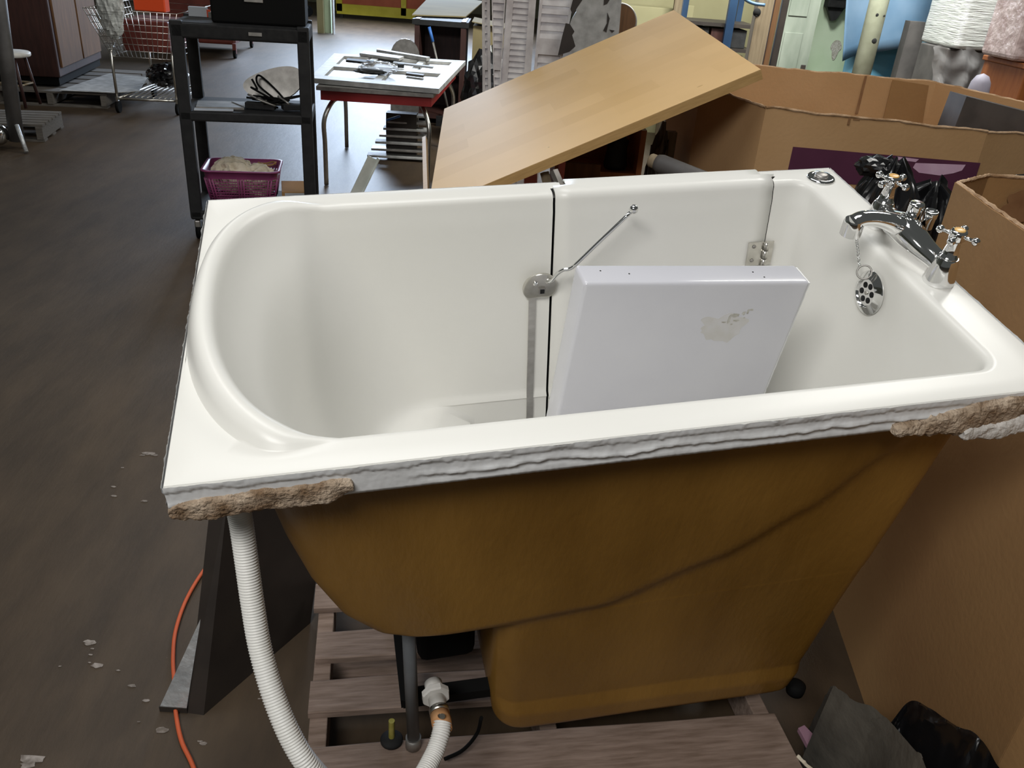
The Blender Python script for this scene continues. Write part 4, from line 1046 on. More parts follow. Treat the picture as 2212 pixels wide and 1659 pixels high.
# magenta basket on the bottom shelf
BK = thing('plastic_basket', 'magenta plastic laundry basket full of pale cloth on the lowest cart shelf', 'basket', cart_w(.265, .17, .185), CA)
bw, bd, bh = .43, .33, .23
mb = MB()
def rr(w, d, z, r=.05, n=6):
    P = []
    for (sx_, sy_, a0) in ((1, 1, 0), (-1, 1, 90), (-1, -1, 180), (1, -1, 270)):
        for i in range(n + 1):
            a = math.radians(a0 + 90 * i / n); P.append(Vector((sx_ * (w / 2 - r) + r * math.cos(a), sy_ * (d / 2 - r) + r * math.sin(a), z)))
    return P
mb.rings([rr(bw * .82, bd * .82, 0), rr(bw * .84, bd * .84, .03)], True, False)
mb.rings([rr(bw * .96, bd * .96, bh - .05), rr(bw * .98, bd * .98, bh - .012), rr(bw * 1.05, bd * 1.06, bh - .008), rr(bw * 1.05, bd * 1.06, bh), rr(bw * .96, bd * .96, bh), rr(bw * .94, bd * .94, bh - .05)], False, False)
for side in range(4):
    L2 = (bw if side % 2 == 0 else bd); D2 = (bd if side % 2 == 0 else bw)
    n = 22 if side % 2 == 0 else 14
    for i in range(n + 1):
        t = -1 + 2 * i / n
        if side % 2 == 0: s_y = -1 if side == 0 else 1; a = Vector((t * (L2 * .42 - .03), s_y * D2 * .42, .03)); b = Vector((t * (L2 * .48 - .03), s_y * D2 * .48, bh - .05))
        else: s_x = -1 if side == 1 else 1; a = Vector((s_x * D2 * .42, t * (L2 * .42 - .03), .03)); b = Vector((s_x * D2 * .48, t * (L2 * .48 - .03), bh - .05))
        wide = abs(t) < .12 or abs(t) > .82
        mb.beam(a, b, .022 if wide else .006, .004, up=(0, 1, 0) if side % 2 else (1, 0, 0)) if False else mb.tube([a, b], .011 if wide else .0035, 6, flat=.5)
for k in range(9):
    t = k / 9; mb.rings([rr(lerp(bw * .84, bw * .96, t) + .004, lerp(bd * .84, bd * .96, t) + .004, .03 + (bh - .08) * t - .003, .05), rr(lerp(bw * .84, bw * .96, t) + .004, lerp(bd * .84, bd * .96, t) + .004, .03 + (bh - .08) * t + .003, .05)], False, False)
mb.build('basket_body', 'magenta', BK)
for k, (x, y, z, sc, lb) in enumerate(((-.05, 0, .165, (.13, .10, .10), 'cream bundled cloth heaped at the left of the magenta basket'), (.09, -.02, .145, (.10, .09, .09), 'cream folded cloth at the middle right of the magenta basket'))):
    w = BK.matrix_basis @ Vector((x, y, z)); tag(crumple('cloth_bundle', 'cream', w, 1, sc, 4 + 3 * k, .22, 1.8, 4, ridge=True, f2=4, amp2=.10), lb, 'cloth', 'cloth in the magenta basket')
w = BK.matrix_basis @ Vector((.14, .03, .235)); mb = MB()
mb.tube(bez([w + Vector((.05 * math.cos(a * .9), .03 * math.sin(a), .008 * math.sin(a * 2))) for a in range(8)], 5), .005, 8); tag(mb.build('twisted_cord', 'card2'), 'brown twisted cord on the cloth in the magenta basket', 'cord')
SB = thing('shoebox_carton', 'small brown carton with a white label right of the magenta basket', 'carton', cart_w(.565, .16, .185), CA + .08)
MB().box((0, 0, .055), (.16, .26, .11), bevel=.003).build('carton_body', 'card2', SB)
MB().box((-.005, -.1315, .070), (.115, .002, .065)).build('label', 'paper', SB)

# ------------------------------------------------------------------ red table with window sash on top
TB = thing('chrome_leg_table', 'red topped table with bent chrome legs right of the utility cart', 'table')
zt_ = .70
tA, tB, tC, tD = PZ(692, 192, zt_), PZ(932, 208, zt_), PZ(985, 150, zt_), PZ(742, 140, zt_)
MB().prism([p - Vector((0, 0, .075)) for p in (tA, tB, tC, tD)], (0, 0, .07)).build('apron', 'red', TB)
MB().prism([p + (p - (tA + tC) / 2) * .05 - Vector((0, 0, .004)) for p in (tA, tB, tC, tD)], (0, 0, .026)).build('table_top', 'dullsteel', TB)
for p, q in ((tA, tC), (tB, tD), (tC, tA), (tD, tB)):
    ins = (q - p).normalized() * .13; h = p + ins; outp = p + (q - p).normalized() * .03
    MB().tube(bez([Vector((h.x, h.y, zt_ - .08)) + ins * .8, Vector((h.x, h.y, zt_ - .10)), Vector((outp.x, outp.y, zt_ - .22)), Vector((outp.x, outp.y, .3)), Vector((outp.x, outp.y, .004))], 6), .017, 12).build('leg', 'steel', TB)
SA = thing('window_sash', 'old white window sash lying flat on the red table', 'window sash')
zz0 = .762
s4 = [PZ(*p, zz0) for p in ((668, 168), (948, 192), (1006, 131), (722, 115))]
def spt(u, v, dz=0): return s4[0].lerp(s4[1], u).lerp(s4[3].lerp(s4[2], u), v) + Vector((0, 0, dz))
mb = MB()
def bar(u0, v0, u1, v1, hgt=.035): mb.prism([spt(u0, v0), spt(u1, v0), spt(u1, v1), spt(u0, v1)], (0, 0, -hgt))
bar(0, 0, 1, .11); bar(0, .9, 1, 1); bar(0, .11, .09, .9); bar(.91, .11, 1, .9); bar(.09, .45, .91, .54, .03); bar(.47, .11, .53, .45, .03); bar(.3, .54, .35, .9, .03); bar(.66, .54, .71, .9, .03)
mb.build('sash_frame', 'white', SA)
MB().prism([spt(.08, .1, -.02), spt(.92, .1, -.02), spt(.92, .91, -.02), spt(.08, .91, -.02)], (0, 0, -.004)).build('backing', 'dullsteel', SA)
zf = .745
tag(MB().prism([spt(.15, .62, .004), spt(.36, .58, .004), spt(.36, .66, .004), spt(.15, .70, .004)], (0, 0, .018)).build('black_handset', 'blackpl'), 'long black handset on the left of the window sash', 'handset')
tag(MB().box(spt(.33, .64, .026), (.05, .035, .004), -.1).build('blue_screen', 'bluetape'), 'small blue square lying on the black handset', 'card')
q = spt(.46, .33, .035); tag(crumple('clear_bag', 'film', q, 1, (.13, .10, .045), 6, .35, 2.2, 4, ridge=True, f2=4), 'clear plastic bag over dark parts on the window sash', 'bag')
tag(crumple('dark_parts_pile', 'blackpl', spt(.41, .27, .018), 1, (.11, .06, .018), 8, .3, 2.4, 3, ridge=True), 'pile of dark parts in the clear bag on the window sash', 'parts')
tag(MB().prism([spt(.20, .93, .004), spt(.52, .80, .004), spt(.54, .90, .004), spt(.22, 1.06, .004)], (0, 0, .022)).build('white_strip', 'white'), 'white painted strip across the back left of the window sash', 'strip')
tag(MB().prism([spt(.30, 1.10, .004), spt(.72, .86, .004), spt(.74, .90, .004), spt(.30, 1.16, .004)], (0, 0, .03)).build('white_strip', 'white'), 'longer narrow white strip at the back edge of the window sash', 'strip')
tag(MB().prism([spt(.50, .66, .004), spt(.82, .58, .004), spt(.82, .62, .004), spt(.50, .70, .004)], (0, 0, .015)).build('white_strip', 'paper'), 'thin white strip in the middle of the window sash', 'strip')
tag(MB().prism([spt(.66, .36, -.012), spt(.80, .33, -.012), spt(.80, .37, -.012), spt(.66, .40, -.012)], (0, 0, .018)).build('grey_latch', 'greybin'), 'grey latch lying in a pane of the window sash', 'latch')
tag(MB().box(spt(.58, .56, .016), (.05, .04, .03), .2).build('dark_clip', 'blackpl'), 'small dark clip at the middle of the window sash', 'clip')

# stack of slats under the table
tag_n = 0
SLT = thing('slat_stack', 'stack of grey louver slats on the floor behind the red table legs', 'slat stack', PZ(860, 345, 0))
for k in range(7):
    z = .03 + .055 * k; l_, r_ = PZ(805 + 8 * k, 340 - 14 * k, z), 0
    w_ = lerp(.52, .30, k / 6)
    MB().box((lerp(.0, .08, k / 6), lerp(0, .12, k / 6), z), (w_, .12, .018), .05, bevel=.003).build('slat', 'dullsteel' if k % 2 else 'white', SLT)
MB().box((.02, .10, .2), (.26, .12, .36)).build('core_block', 'darkpanel', SLT)
q = PZ(848, 258, .40); tag(MB().tube([q + Vector((-.05, 0, -.01)), q + Vector((.06, .0, .03))], .017, 6, flat=.5).build('blue_strap', 'bluetape'), 'blue strap on top of the louver slat stack', 'strap')

# ------------------------------------------------------------------ dark cabinet topped with cardboard, broom, rubbish
y9 = 9.0; a, b = PY(897, 42, y9), PY(1006, 47, y9)
DC = thing('dark_cabinet', 'black open cabinet with a pale cardboard sheet on top', 'cabinet', (a.x, y9, 0))
wd_ = b.x - a.x; hh_ = a.z + .01
MB().box((.02, .3, hh_ / 2), (.05, .6, hh_)).build('side_panel', 'darkwood', DC); MB().box((wd_ - .02, .3, hh_ / 2), (.05, .6, hh_)).build('side_panel', 'darkwood', DC)
MB().box((wd_ / 2, .59, hh_ / 2), (wd_, .02, hh_)).build('back_panel', 'darkwood', DC)
MB().box((wd_ / 2, .3, hh_ - .03), (wd_ + .06, .62, .05)).build('top_panel', 'blackpl', DC); MB().box((wd_ / 2, .3, .08), (wd_, .58, .05)).build('bottom_panel', 'darkwood', DC); MB().box((wd_ / 2, .3, hh_ * .5), (wd_ - .06, .5, .03)).build('shelf', 'darkwood', DC)
CS = [PZ(*p, hh_ + .006) for p in ((890, 34), (1006, 38), (1045, 4), (930, -8))]
tag(MB().prism(CS, (0, 0, .012)).build('cardboard_sheet', 'cardtan'), 'pale tan cardboard sheet lying on the black cabinet', 'cardboard')
ca_, cb_ = PY(1004, 48, 9.1), PY(1052, 34, 9.1)
CX = thing('tan_carton', 'pale tan carton right of the black cabinet', 'carton', ((ca_.x + cb_.x) / 2 + .17, 9.45, 0))
MB().box((.04, 0, ca_.z / 2 - .02), (cb_.x - ca_.x + .25, .6, ca_.z - .02)).build('carton_body', 'cardtan', CX)
MB().box((.04, -.05, ca_.z - .02), (cb_.x - ca_.x + .28, .62, .008), Matrix.Rotation(.12, 3, 'Y')).build('lid_flap', 'cardtan', CX)
BM = thing('broom', 'broom with a blue and grey handle leaning in the black cabinet', 'broom')
p0, p1, p2 = PY(927, 58, 8.92), PY(935, 90, 8.92), PY(944, 130, 8.92); dn = (p2 - p1).normalized()
MB().tube([p0, p1], .016, 10).build('grip', 'bluetape', BM); MB().tube([p1, p1 + dn * ((p1.z - .1) / -dn.z)], .012, 10).build('handle', 'dullsteel', BM)
q = p1 + dn * ((p1.z - .1) / -dn.z); MB().box((q.x, q.y, .05), (.28, .05, .1)).build('brush_head', 'blackpl', BM)
q = PY(1010, 165, 7.6)
tag(crumple('refuse_heap', 'bag', (q.x + .20, 8.15, .42), 1, (.24, .22, .42), 21, .25, 1.6, 4, flat_bottom=.002, ridge=True, f2=3, amp2=.10), 'black rubbish heap between the red table and the white shutters', 'rubbish')
q = PY(985, 215, 6.7)
tag(crumple('dark_clutter', 'tarp', (q.x + .16, 6.25, .30), 1, (.15, .15, .30), 31, .3, 2.4, 5, flat_bottom=.002, ridge=True, f2=4, amp2=.14), 'dark dusty clutter right of the red table', 'clutter')
q = PY(875, 110, 8.6); MBo = MB(); P = [Vector((q.x + .14 * math.cos(a / 10 * PI) , 8.6, q.z - .05 + .16 * math.sin(a / 10 * PI))) for a in range(11)]
P = P + [Vector((q.x - .14, 8.6, .002)), Vector((q.x + .14, 8.6, .002))]
MBo.prism(P, (0, .03, 0)); tag(MBo.build('round_topped_board', 'dullsteel'), 'grey round topped board in front of the bright floor', 'board')

# ------------------------------------------------------------------ white shutters standing behind the board
YS = 5.75
def shutter(label, pts, pitch=.045, rails=True, seed=0, group='white louvered shutters'):
    """pts: left/right px at y=0 and left/right px at y=170"""
    (l0, r0), (l1, r1) = pts; YS = 5.71 + .045 * seed
    A, B, C_, D_ = PY(l0, 0, YS), PY(r0, 0, YS), PY(r1, 170, YS), PY(l1, 170, YS)
    up_l = (A - D_) / (A.z - D_.z); up_r = (B - C_) / (B.z - C_.z)
    bl, br = A - up_l * A.z, B - up_r * B.z
    th = thing('louvered_shutter', label, 'shutter', ((bl.x + br.x) / 2, YS, 0), 0, group); xf = Matrix.Translation(-th.location)
    H_ = 1.95; tl, tr = bl + up_l * H_, br + up_r * H_
    w = (br - bl).length; sw = min(.045, w * .28); u = Vector((1, 0, 0))
    for (p, q) in ((bl, tl), (br - u * sw, tr - u * sw)):
        mb = MB(); mb.prism([p, p + u * sw, q + u * sw, q], (0, .035, 0)); mb.build('stile', 'shutter', th, xf=xf)
    n = int(H_ / pitch); mb = MB()
    if True:
        for i in range(1, n):
            z = i * pitch
            if rails and (i % 22) in (0, 1): 
                p = bl + up_l * z + u * sw; q = br + up_r * z - u * sw; mb.box(((p.x + q.x) / 2, YS + .018, z), (q.x - p.x, .03, pitch)); continue
            p = bl + up_l * z + u * sw * .9; q = br + up_r * z - u * sw * .9
            j = .15 * noise.noise(Vector((z * 7, seed, 0)))
            mb.box(((p.x + q.x) / 2, YS + .018, z), (q.x - p.x, .006, pitch * 1.25), Matrix.Rotation(-.45 + j, 3, 'X'))
        mb.build('louvers', 'shutter', th, xf=xf)
    return th
shutter('narrow white shutter stile standing leftmost behind the board', ((1041, 1058), (1042, 1060)), seed=1)
shutter('grimy white louvered shutter second from the left behind the board', ((1062, 1092), (1066, 1082)), seed=2)
shutter('widest white louvered shutter with dark spots behind the board', ((1094, 1158), (1082, 1146)), pitch=.036, seed=3)
shutter('white louvered shutter standing next to the peeling white board', ((1166, 1240), (1152, 1206)), pitch=.05, seed=4)
# peeling board
P = [PY(*p, YS + .1) for p in ((1252, -40), (1346, -40), (1338, 60), (1330, 130), (1290, 220), (1240, 220), (1236, 120), (1232, 95), (1228, 60), (1236, 40), (1245, 25))]
PB = thing('peeling_board', 'white peeling board with dark chipped holes right of the shutters', 'board')
lowl, lowr = PY(1240, 220, YS + .1), PY(1290, 220, YS + .1); P[5] = Vector((lowl.x, lowl.y, .002)); P[4] = Vector((lowr.x + .05, lowr.y, .002))
MB().prism(P, (0, .025, 0)).build('board_sheet', 'white', PB)
for k, pp_ in enumerate((((1250, -20), (1258, 0), (1246, 18), (1238, 34), (1232, 20), (1240, -10)), ((1222, 50), (1231, 52), (1241, 68), (1236, 76), (1243, 100), (1230, 112), (1205, 120), (1214, 80)), ((1305, -5), (1318, -2), (1312, 8), (1304, 11)), ((1312, 27), (1317, 40), (1310, 70), (1303, 66), (1311, 50)), ((1316, 64), (1328, 66), (1322, 71)))):
    MB().prism([PY(*p, YS + .097) for p in pp_], (0, .002, 0)).build('chipped_patch', 'darkpanel', PB)
# round brown disc with grey rim
def ray_at(px, py, y): return PY(px, py, y)
c_, e_ = PY(1338, 48, 6.2), PY(1376, 52, 6.2); R_ = (e_ - c_).length
RD = thing('round_mirror_frame', 'round brown disc with a grey rim behind the peeling board', 'disc', (c_.x, 6.2, 0))
mb = MB(); mb.lathe([(R_ * .90, 0), (R_ * .90, .03), (.001, .03), (.001, 0)], (0, .0, c_.z), (0, 1, 0), 40); mb.build('disc', 'brownwood', RD)
mb = MB(); torus(mb, (0, .015, c_.z), R_ * .95, R_ * .06, (0, 1, 0), 44, 8); mb.build('rim', 'dullsteel', RD)
MB().cyl((0, .015, .002), (0, .015, c_.z - R_ * .9), .02).build('stand_pole', 'dullsteel', RD)
# white ring behind the board's right corner
c_ = PY(1634, 158, 5.35); e_ = PY(1652, 152, 5.35); R_ = .085
WR = thing('white_bucket', 'white plastic bucket behind the right corner of the butcher block board', 'bucket', (c_.x - .02, 5.4, 0))
MB().lathe([(R_ * .8, .002), (R_, c_.z + .02), (R_ * 1.06, c_.z + .02), (R_ * 1.06, c_.z + .035), (R_ * .96, c_.z + .035), (R_ * .9, c_.z - .1), (.001, c_.z - .1)], (0, 0, 0), n=36).build('bucket_body', 'pvc', WR)

# ------------------------------------------------------------------ background on the right
YB = 9.2
def slab(name, pts, y, m, th=.05, label=None, cat=None, parent=None, ext=True, group=None):
    """upright board through the pixels, its lower edge run down to the floor"""
    P = [PY(px, py, y) for px, py in pts]
    if ext:
        low = sorted(range(len(P)), key=lambda i: P[i].z)[:2]
        for i in low: P[i] = Vector((P[i].x, P[i].y, .002))
    o = MB().prism(P, (0, th, 0)).build(name, m, parent)
    if label: tag(o, label, cat, group)
    return o
struct(MB().box((4.6, YB + 1.3, 1.6), (7.4, .12, 3.2)).build('wall_partition', 'wallcream'))
def vcol(px_top, px_bot, y, z1=2.4):
    """two px columns (left, right) at image row 0 and 140 -> upright quad from floor to z1"""
    l0, r0 = px_top; A = PY(l0, 0, y); B = PY(r0, 0, y); w0, w1 = A.x, B.x
    return w0, w1
def upright(name, l, r, y, m, depth, label, cat, z1=2.6, group=None, row=60):
    A, B = PY(l, row, y), PY(r, row, y); T_ = thing(name, label, cat, ((A.x + B.x) / 2, y, 0), 0, group)
    return T_, B.x - A.x, A, B
# shelf with blue upright
T_, w, A, B = upright('storage_rack', 1497, 1622, 7.9, 'bluesteel', .5, 'metal storage rack with a blue upright loaded with dark boxes', 'rack')
MB().box((w * .12, 0, 1.2), (.07, .05, 2.4)).build('upright', 'bluesteel', T_)
MB().box((-w * .5, .5, 1.2), (.05, .05, 2.4)).build('upright', 'bluesteel', T_); MB().box((w * .5, .5, 1.2), (.05, .05, 2.4)).build('upright', 'bluesteel', T_)
for z in (.35, .72, 1.02, 1.22): MB().box((0, .28, z), (w + .12, .5, .03)).build('shelf_board', 'darkpanel', T_)
rx, ry = T_.location.x, T_.location.y
random.seed(8)
sh_lab = ['left', 'middle', 'right']
for si, z in enumerate((.735, 1.035)):
    n_ = 3
    for k in range(n_):
        hh2 = (.24, .15)[si]; xx = rx + (-.5 + (k + .5) / n_) * w
        tag(MB().box((xx, ry + .24, z + hh2 / 2 + .002), (w / n_ - .02, .36, hh2), bevel=.004).build('dark_carton', 'blackpl' if (k + si) % 2 else 'darkwood'), 'dark carton on the %s shelf of the blue rack at its %s' % (('lower', 'upper')[si], sh_lab[k]), 'carton', 'dark cartons on the rack')
for k in range(6):
    xx = rx + w * .30; z0_ = .367 + .045 * k
    tag(MB().box((xx + .01 * (k % 2), ry + .1, z0_ + .018), (w * .32, .25, .034), bevel=.003).build('paper_stack', 'white' if k % 2 else 'greybin'), ('white' if k % 2 else 'grey') + ' flat packet, number %s from the bottom of the pile on the low rack shelf' % ('one', 'two', 'three', 'four', 'five', 'six')[k], 'packet', 'packets piled on the rack')
for k in range(3):
    tag(MB().box((rx - w * (.36 - .13 * k), ry + .1, .367 + .12), (.05, .2, .24), bevel=.003).build('upright_binder', 'white' if k != 1 else 'blackpl'), ('white binder standing leftmost', 'black binder standing between two white ones', 'white binder standing right of the black one')[k] + ' on the low rack shelf', 'binder', 'binders on the rack')
# timber post and brown boards
for l, r, y, m_, lb, cat, dp in ((1628, 1662, 6.9, 'timber', 'thick pale timber post with a dark bolt hole right of the blue rack', 'post', .10), (1664, 1676, 6.95, 'brownwood', 'narrow dark brown board beside the timber post', 'board', .05), (1680, 1694, 7.0, 'darkpanel', 'thin dark board between the brown board and the grey green door', 'board', .04)):
    A, B = PY(l, 60, y), PY(r, 60, y)
    T_ = thing('timber_post' if cat == 'post' else 'standing_board', lb, cat, ((A.x + B.x) / 2, y, 0), 0)
    MB().box((0, dp / 2, 1.2), (B.x - A.x, dp, 2.4), bevel=.004).build('shaft', m_, T_)
    if cat == 'post':
        q = PY(1635, 27, y); MB().lathe([(.03, 0), (.03, .004), (.0001, .004)], (q.x - T_.location.x, 0, q.z), (0, -1, 0), 18).build('bolt_hole', 'darkhole', T_)
qc = [PY(*p, 6.85) for p in ((1600, -14), (1612, 0), (1630, 8), (1652, 11))]
tag(MB().tube(bez(qc, 6), .012, 8).build('pale_tube', 'palebluepl'), 'pale blue curved tube in front of the timber post top', 'tube')
# wall door panels
GD = thing('grey_green_door', 'old grey green panelled door leaning in front of the pale green wall', 'door panel')
def quad_from(pts, y): return [PY(*p, y) for p in pts]
A, B = PY(1688, 60, 8.3), PY(1762, 60, 8.3); GD.location = ((A.x + B.x) / 2, 8.3, 0); w = B.x - A.x
MB().box((0, .03, 1.15), (w, .05, 2.3)).build('door_slab', 'greygreen', GD)
for z in (.35, .95, 1.55): MB().box((-w * .1, .0, z), (w * .55, .012, .46), bevel=.004).build('raised_panel', 'greygreen', GD)
for z0_, h_ in ((.80, .22), (.66, .10)): MB().box((w * .38, -.002, z0_), (.045, .01, h_), bevel=.004).build('chipped_patch', 'darkpanel', GD)
GW = slab('green_wall_board', ((1738, 0), (1870, 0), (1840, 150), (1700, 150)), 8.9, 'palegreen', .06, 'pale green painted board with a dark wall box and a brown stain', 'board')
for v in GW.data.vertices:
    if v.co.z > 1: v.co.z += .9
SBx = thing('wall_box', 'dark grey metal box fixed on the pale green board', 'box')
q = PY(1806, -6, 8.85); SBx.location = (q.x, 8.82, q.z)
MB().box((0, 0, .03), (.19, .12, .24), bevel=.01).build('case', 'cartgrey', SBx); MB().box((.01, -.062, .06), (.11, .006, .16)).build('dark_window', 'darkhole', SBx)
MB().prism([(-.08, -.02, -.09), (.09, -.02, -.09), (.03, -.02, -.2), (-.01, -.02, -.21)], (0, .06, 0)).build('cable_boot', 'blackpl', SBx)
q = PY(1806, 104, 8.89); mb = MB(); P = [Vector((q.x + .055 * math.cos(a * PI / 10) * (1 if math.sin(a * PI / 10) > -.3 else .6), 8.893, q.z + .075 * math.sin(a * PI / 10) * (1 if math.sin(a * PI / 10) > 0 else 1.5))) for a in range(20)]
mb.prism(P, (0, .004, 0)); o = mb.build('rust_stain', 'dirt', GW)
# blue sheeting: hung cloths with folds
def sheet(label, pts, y, m, fold=.03, seed=0, name='plastic_sheet', th=.004):
    """bilinear sheet through four pixel corners TL TR BR BL with hanging folds"""
    c = [PY(px, py, y) for px, py in pts]; mb = MB(); nx, ny = 40, 14; rows = []
    for j in range(ny + 1):
        r_ = []
        for i in range(nx + 1):
            u, v = i / nx, j / ny; p = c[0].lerp(c[1], u).lerp(c[3].lerp(c[2], u), v)
            p.y += fold * math.sin(u * 9 + seed + v) * (.4 + .6 * v) + fold * .8 * noise.noise(Vector((u * 3, v * 2, seed))); p.z += .02 * noise.noise(Vector((u * 4, seed, 0))) * v
            r_.append(p)
        rows.append(r_)
    mb.rings(rows, False, False, closed=False); o = mb.build(name, m); s = o.modifiers.new('thick', 'SOLIDIFY'); s.thickness = th
    tag(o, label, 'sheet', 'blue plastic sheets hung on the right'); return o
o = sheet('dull blue plastic sheet hanging lowest behind the steel pole', ((1838, 70), (2060, 60), (1985, 352), (1780, 345)), 8.35, 'bluepl', .05, 2)
sheet('pale blue translucent sheet hanging in front of the dull blue one', ((1842, -260), (2110, -300), (2072, 70), (1818, 132)), 8.15, 'palebluepl', .06, 5)
sheet('bright blue strip of sheeting under the pale blue sheet', ((1975, 60), (2035, 50), (2028, 145), (1962, 140)), 8.05, 'bluepl', .02, 1)
# pole
PLE = thing('steel_pole', 'olive painted round steel pole in front of the blue sheets', 'pole')
A, B = PY(1858, 110, 7.2), PY(1898, 110, 7.2); PLE.location = ((A.x + B.x) / 2, 7.25, 0)
MB().cyl((0, 0, .002), (0, 0, 3.2), (B.x - A.x) / 2, n=26).build('shaft', 'pole', PLE)
for px, py, r_ in ((1886, 88, .022), (1893, 32, .013), (1908, 34, .008)):
    q = PY(px, py, 7.2); MB().sphere((q.x - PLE.location.x, -(B.x - A.x) / 2 + .004, q.z), r_, (1, .4, 1)).build('bolt_hole', 'darkhole', PLE)
# stretch wrapped goods
A, B = PY(2075, 60, 6.6), PY(2190, 60, 6.6)
WP1 = thing('wrapped_pallet_load', 'tall pallet load in clear stretch wrap at the upper right', 'wrapped load', ((A.x + B.x) / 2, 6.9, 0))
zb_ = PY(2130, 110, 6.6).z
mb = MB(); rg = []
for i in range(50):
    z = lerp(zb_, 2.5, i / 49); k = 1 + .02 * noise.noise(Vector((z * 9, 1, 0)))
    rg.append([Vector((p.x * k, p.y * k, z)) for p in rr(B.x - A.x, .6, 0, .04, 4)])
mb.rings(rg); mb.build('wrapped_block', 'wrap', WP1)
mb = MB(); mb.box((0, 0, zb_ * .5 + .0), (.42, .46, zb_ - .01), bevel=.01); mb.build('support_crate', 'greybin', WP1)
fl_ = MB(); rows = []
for j in range(12):
    rows.append([Vector((lerp(-.36, .30, i / 20) + .10 * (j / 11) * (1 - i / 10), -.31 + .04 * noise.noise(Vector((i * .5, j * .4, 2))) - .06 * j / 11 * math.sin(i * .9), zb_ - .35 * j / 11 + .02 * math.sin(i))) for i in range(21)])
fl_.rings(rows, False, False, closed=False); o = fl_.build('loose_film', 'film', WP1)
A, B = PY(2205, 75, 5.3), PY(2310, 75, 5.3)
WP2 = thing('pink_wrapped_bundle', 'pinkish bundle in shiny stretch wrap on the orange chest', 'bundle', ((A.x + B.x) / 2, 5.5, 0))
zc_ = PY(2190, 133, 5.3).z
mb = MB(); mb.box((0, 0, zc_ + .45), (B.x - A.x, .4, .9), bevel=.03, seg=3); mb.build('wrapped_block', 'pinkwrap', WP2)
OC = thing('orange_wood_chest', 'orange brown wooden chest under the pink wrapped bundle', 'chest', (PY(2168, 170, 5.25).x + .42, 5.5, 0))
MB().box((0, 0, zc_ / 2 - .004), (.60, .5, zc_ - .012), bevel=.008).build('chest_body', 'orangewood', OC); MB().box((0, -.01, zc_ - .02), (.63, .53, .03), bevel=.005).build('lid', 'orangewood', OC)
q = PY(2135, 190, 5.2)
tag(MB().lathe([(.06, .002), (.062, q.z - .03), (.055, q.z + .02), (.035, q.z + .055), (.001, q.z + .07)], (q.x, 5.3, 0), n=24).build('lilac_roll', 'lavender'), 'pale lilac round ended roll standing left of the orange chest', 'roll')
A = PY(2010, 150, 7.5)
tag(MB().box((A.x, 7.5, A.z / 2 + .02), (.16, .08, A.z + .06)).build('cream_post', 'wallcream'), 'short cream painted post below the bright blue sheet', 'post')
A = PY(2050, 130, 7.0)
tag(MB().box((A.x - .16, 7.4, A.z / 2 + .12), (.14, .1, A.z + .25)).build('grey_board', 'greybin'), 'narrow grey board left of the wrapped pallet load', 'board')
# cream boxes at the back, above the board's peak
for l, r, row, lb in ((1348, 1470, 50, 'long cream carton at the back above the peak of the board'), (1478, 1502, 50, 'short cream carton next to the blue rack')):
    A, B = PY(l, 4, 9.4), PY(r, 4, 9.4)
    tag(MB().box(((A.x + B.x) / 2, 9.6, A.z / 2 - .03), (B.x - A.x, .4, A.z), bevel=.005).build('cream_carton', 'wallcream'), lb, 'carton', 'cream cartons at the back')
A = PY(1466, 20, 9.2); tag(MB().box((A.x, 9.25, .7), (.09, .05, 1.4)).build('brown_lath', 'timber'), 'brown lath standing between the two cream cartons', 'lath')

# ------------------------------------------------------------------ left background
# wardrobe on a pallet
WD = thing('wooden_wardrobe', 'tall dark brown wooden wardrobe at the upper left', 'wardrobe')
zp = .16; w0 = PZ(133, 185, zp); w1 = PZ(222, 141, zp); dirw = (w1 - w0); dirw.z = 0; dirw = dirw.normalized(); out_ = Vector((-dirw.y, dirw.x, 0)); 
WD.location = (w0.x, w0.y, zp); WD.rotation_euler = (0, 0, math.atan2(dirw.y, dirw.x))
Lw = (w1 - w0).length
MB().box((Lw / 2, .55, 1.1), (Lw, 1.1, 2.05), bevel=.01).build('carcass', 'darkwood', WD)
MB().box((Lw / 2, .52, .035), (Lw - .04, 1.0, .07)).build('plinth', 'black', WD)
MB().box((Lw * .28, -.008, 1.12), (Lw * .46, .02, 1.92), bevel=.004).build('door', 'brownwood', WD)
MB().box((Lw * .76, -.008, 1.12), (Lw * .44, .02, 1.92), bevel=.004).build('door', 'brownwood', WD)
def small_pallet(name, label, c, ang, L1, W1, m='paledeck', h=.14, nb=6, group=None):
    T_ = thing(name, label, 'pallet', (c[0], c[1], 0), ang, group)
    for k in range(nb):
        MB().box((0, (-.5 + (k + .5) / nb) * W1, h - .009), (L1, W1 / nb * .78, .018)).build('deck_board', m, T_)
    for x in (-L1 / 2 + .03, 0, L1 / 2 - .03): MB().box((x, 0, h / 2), (.05, W1, h - .04)).build('stringer', m, T_)
    for k in (-1, 0, 1): MB().box((0, k * (W1 / 2 - .05), .009), (L1, .09, .016)).build('bottom_board', m, T_)
    return T_
wp = w0 + dirw * Lw * .45 + out_ * .3
q = PZ(176, 205, .14)
small_pallet('wooden_pallet', 'wooden pallet under the wardrobe at the upper left', (PZ(180, 175, .14).x - .12, PZ(180, 175, .14).y + .10), math.radians(8), 1.05, 1.7, group=None)
SHT = [PZ(*p, .155) for p in ((128, 196), (243, 201), (300, 198), (318, 168), (238, 159))]
tag(MB().prism(SHT, (0, 0, .006)).build('white_board', 'white'), 'flat white board on the pallet in front of the wardrobe', 'board')
q = PZ(85, 262, .14)
small_pallet('wooden_pallet', 'low grey wooden pallet at the left edge near the stool', (q.x - .42, q.y + .08), math.radians(12), .9, .62)
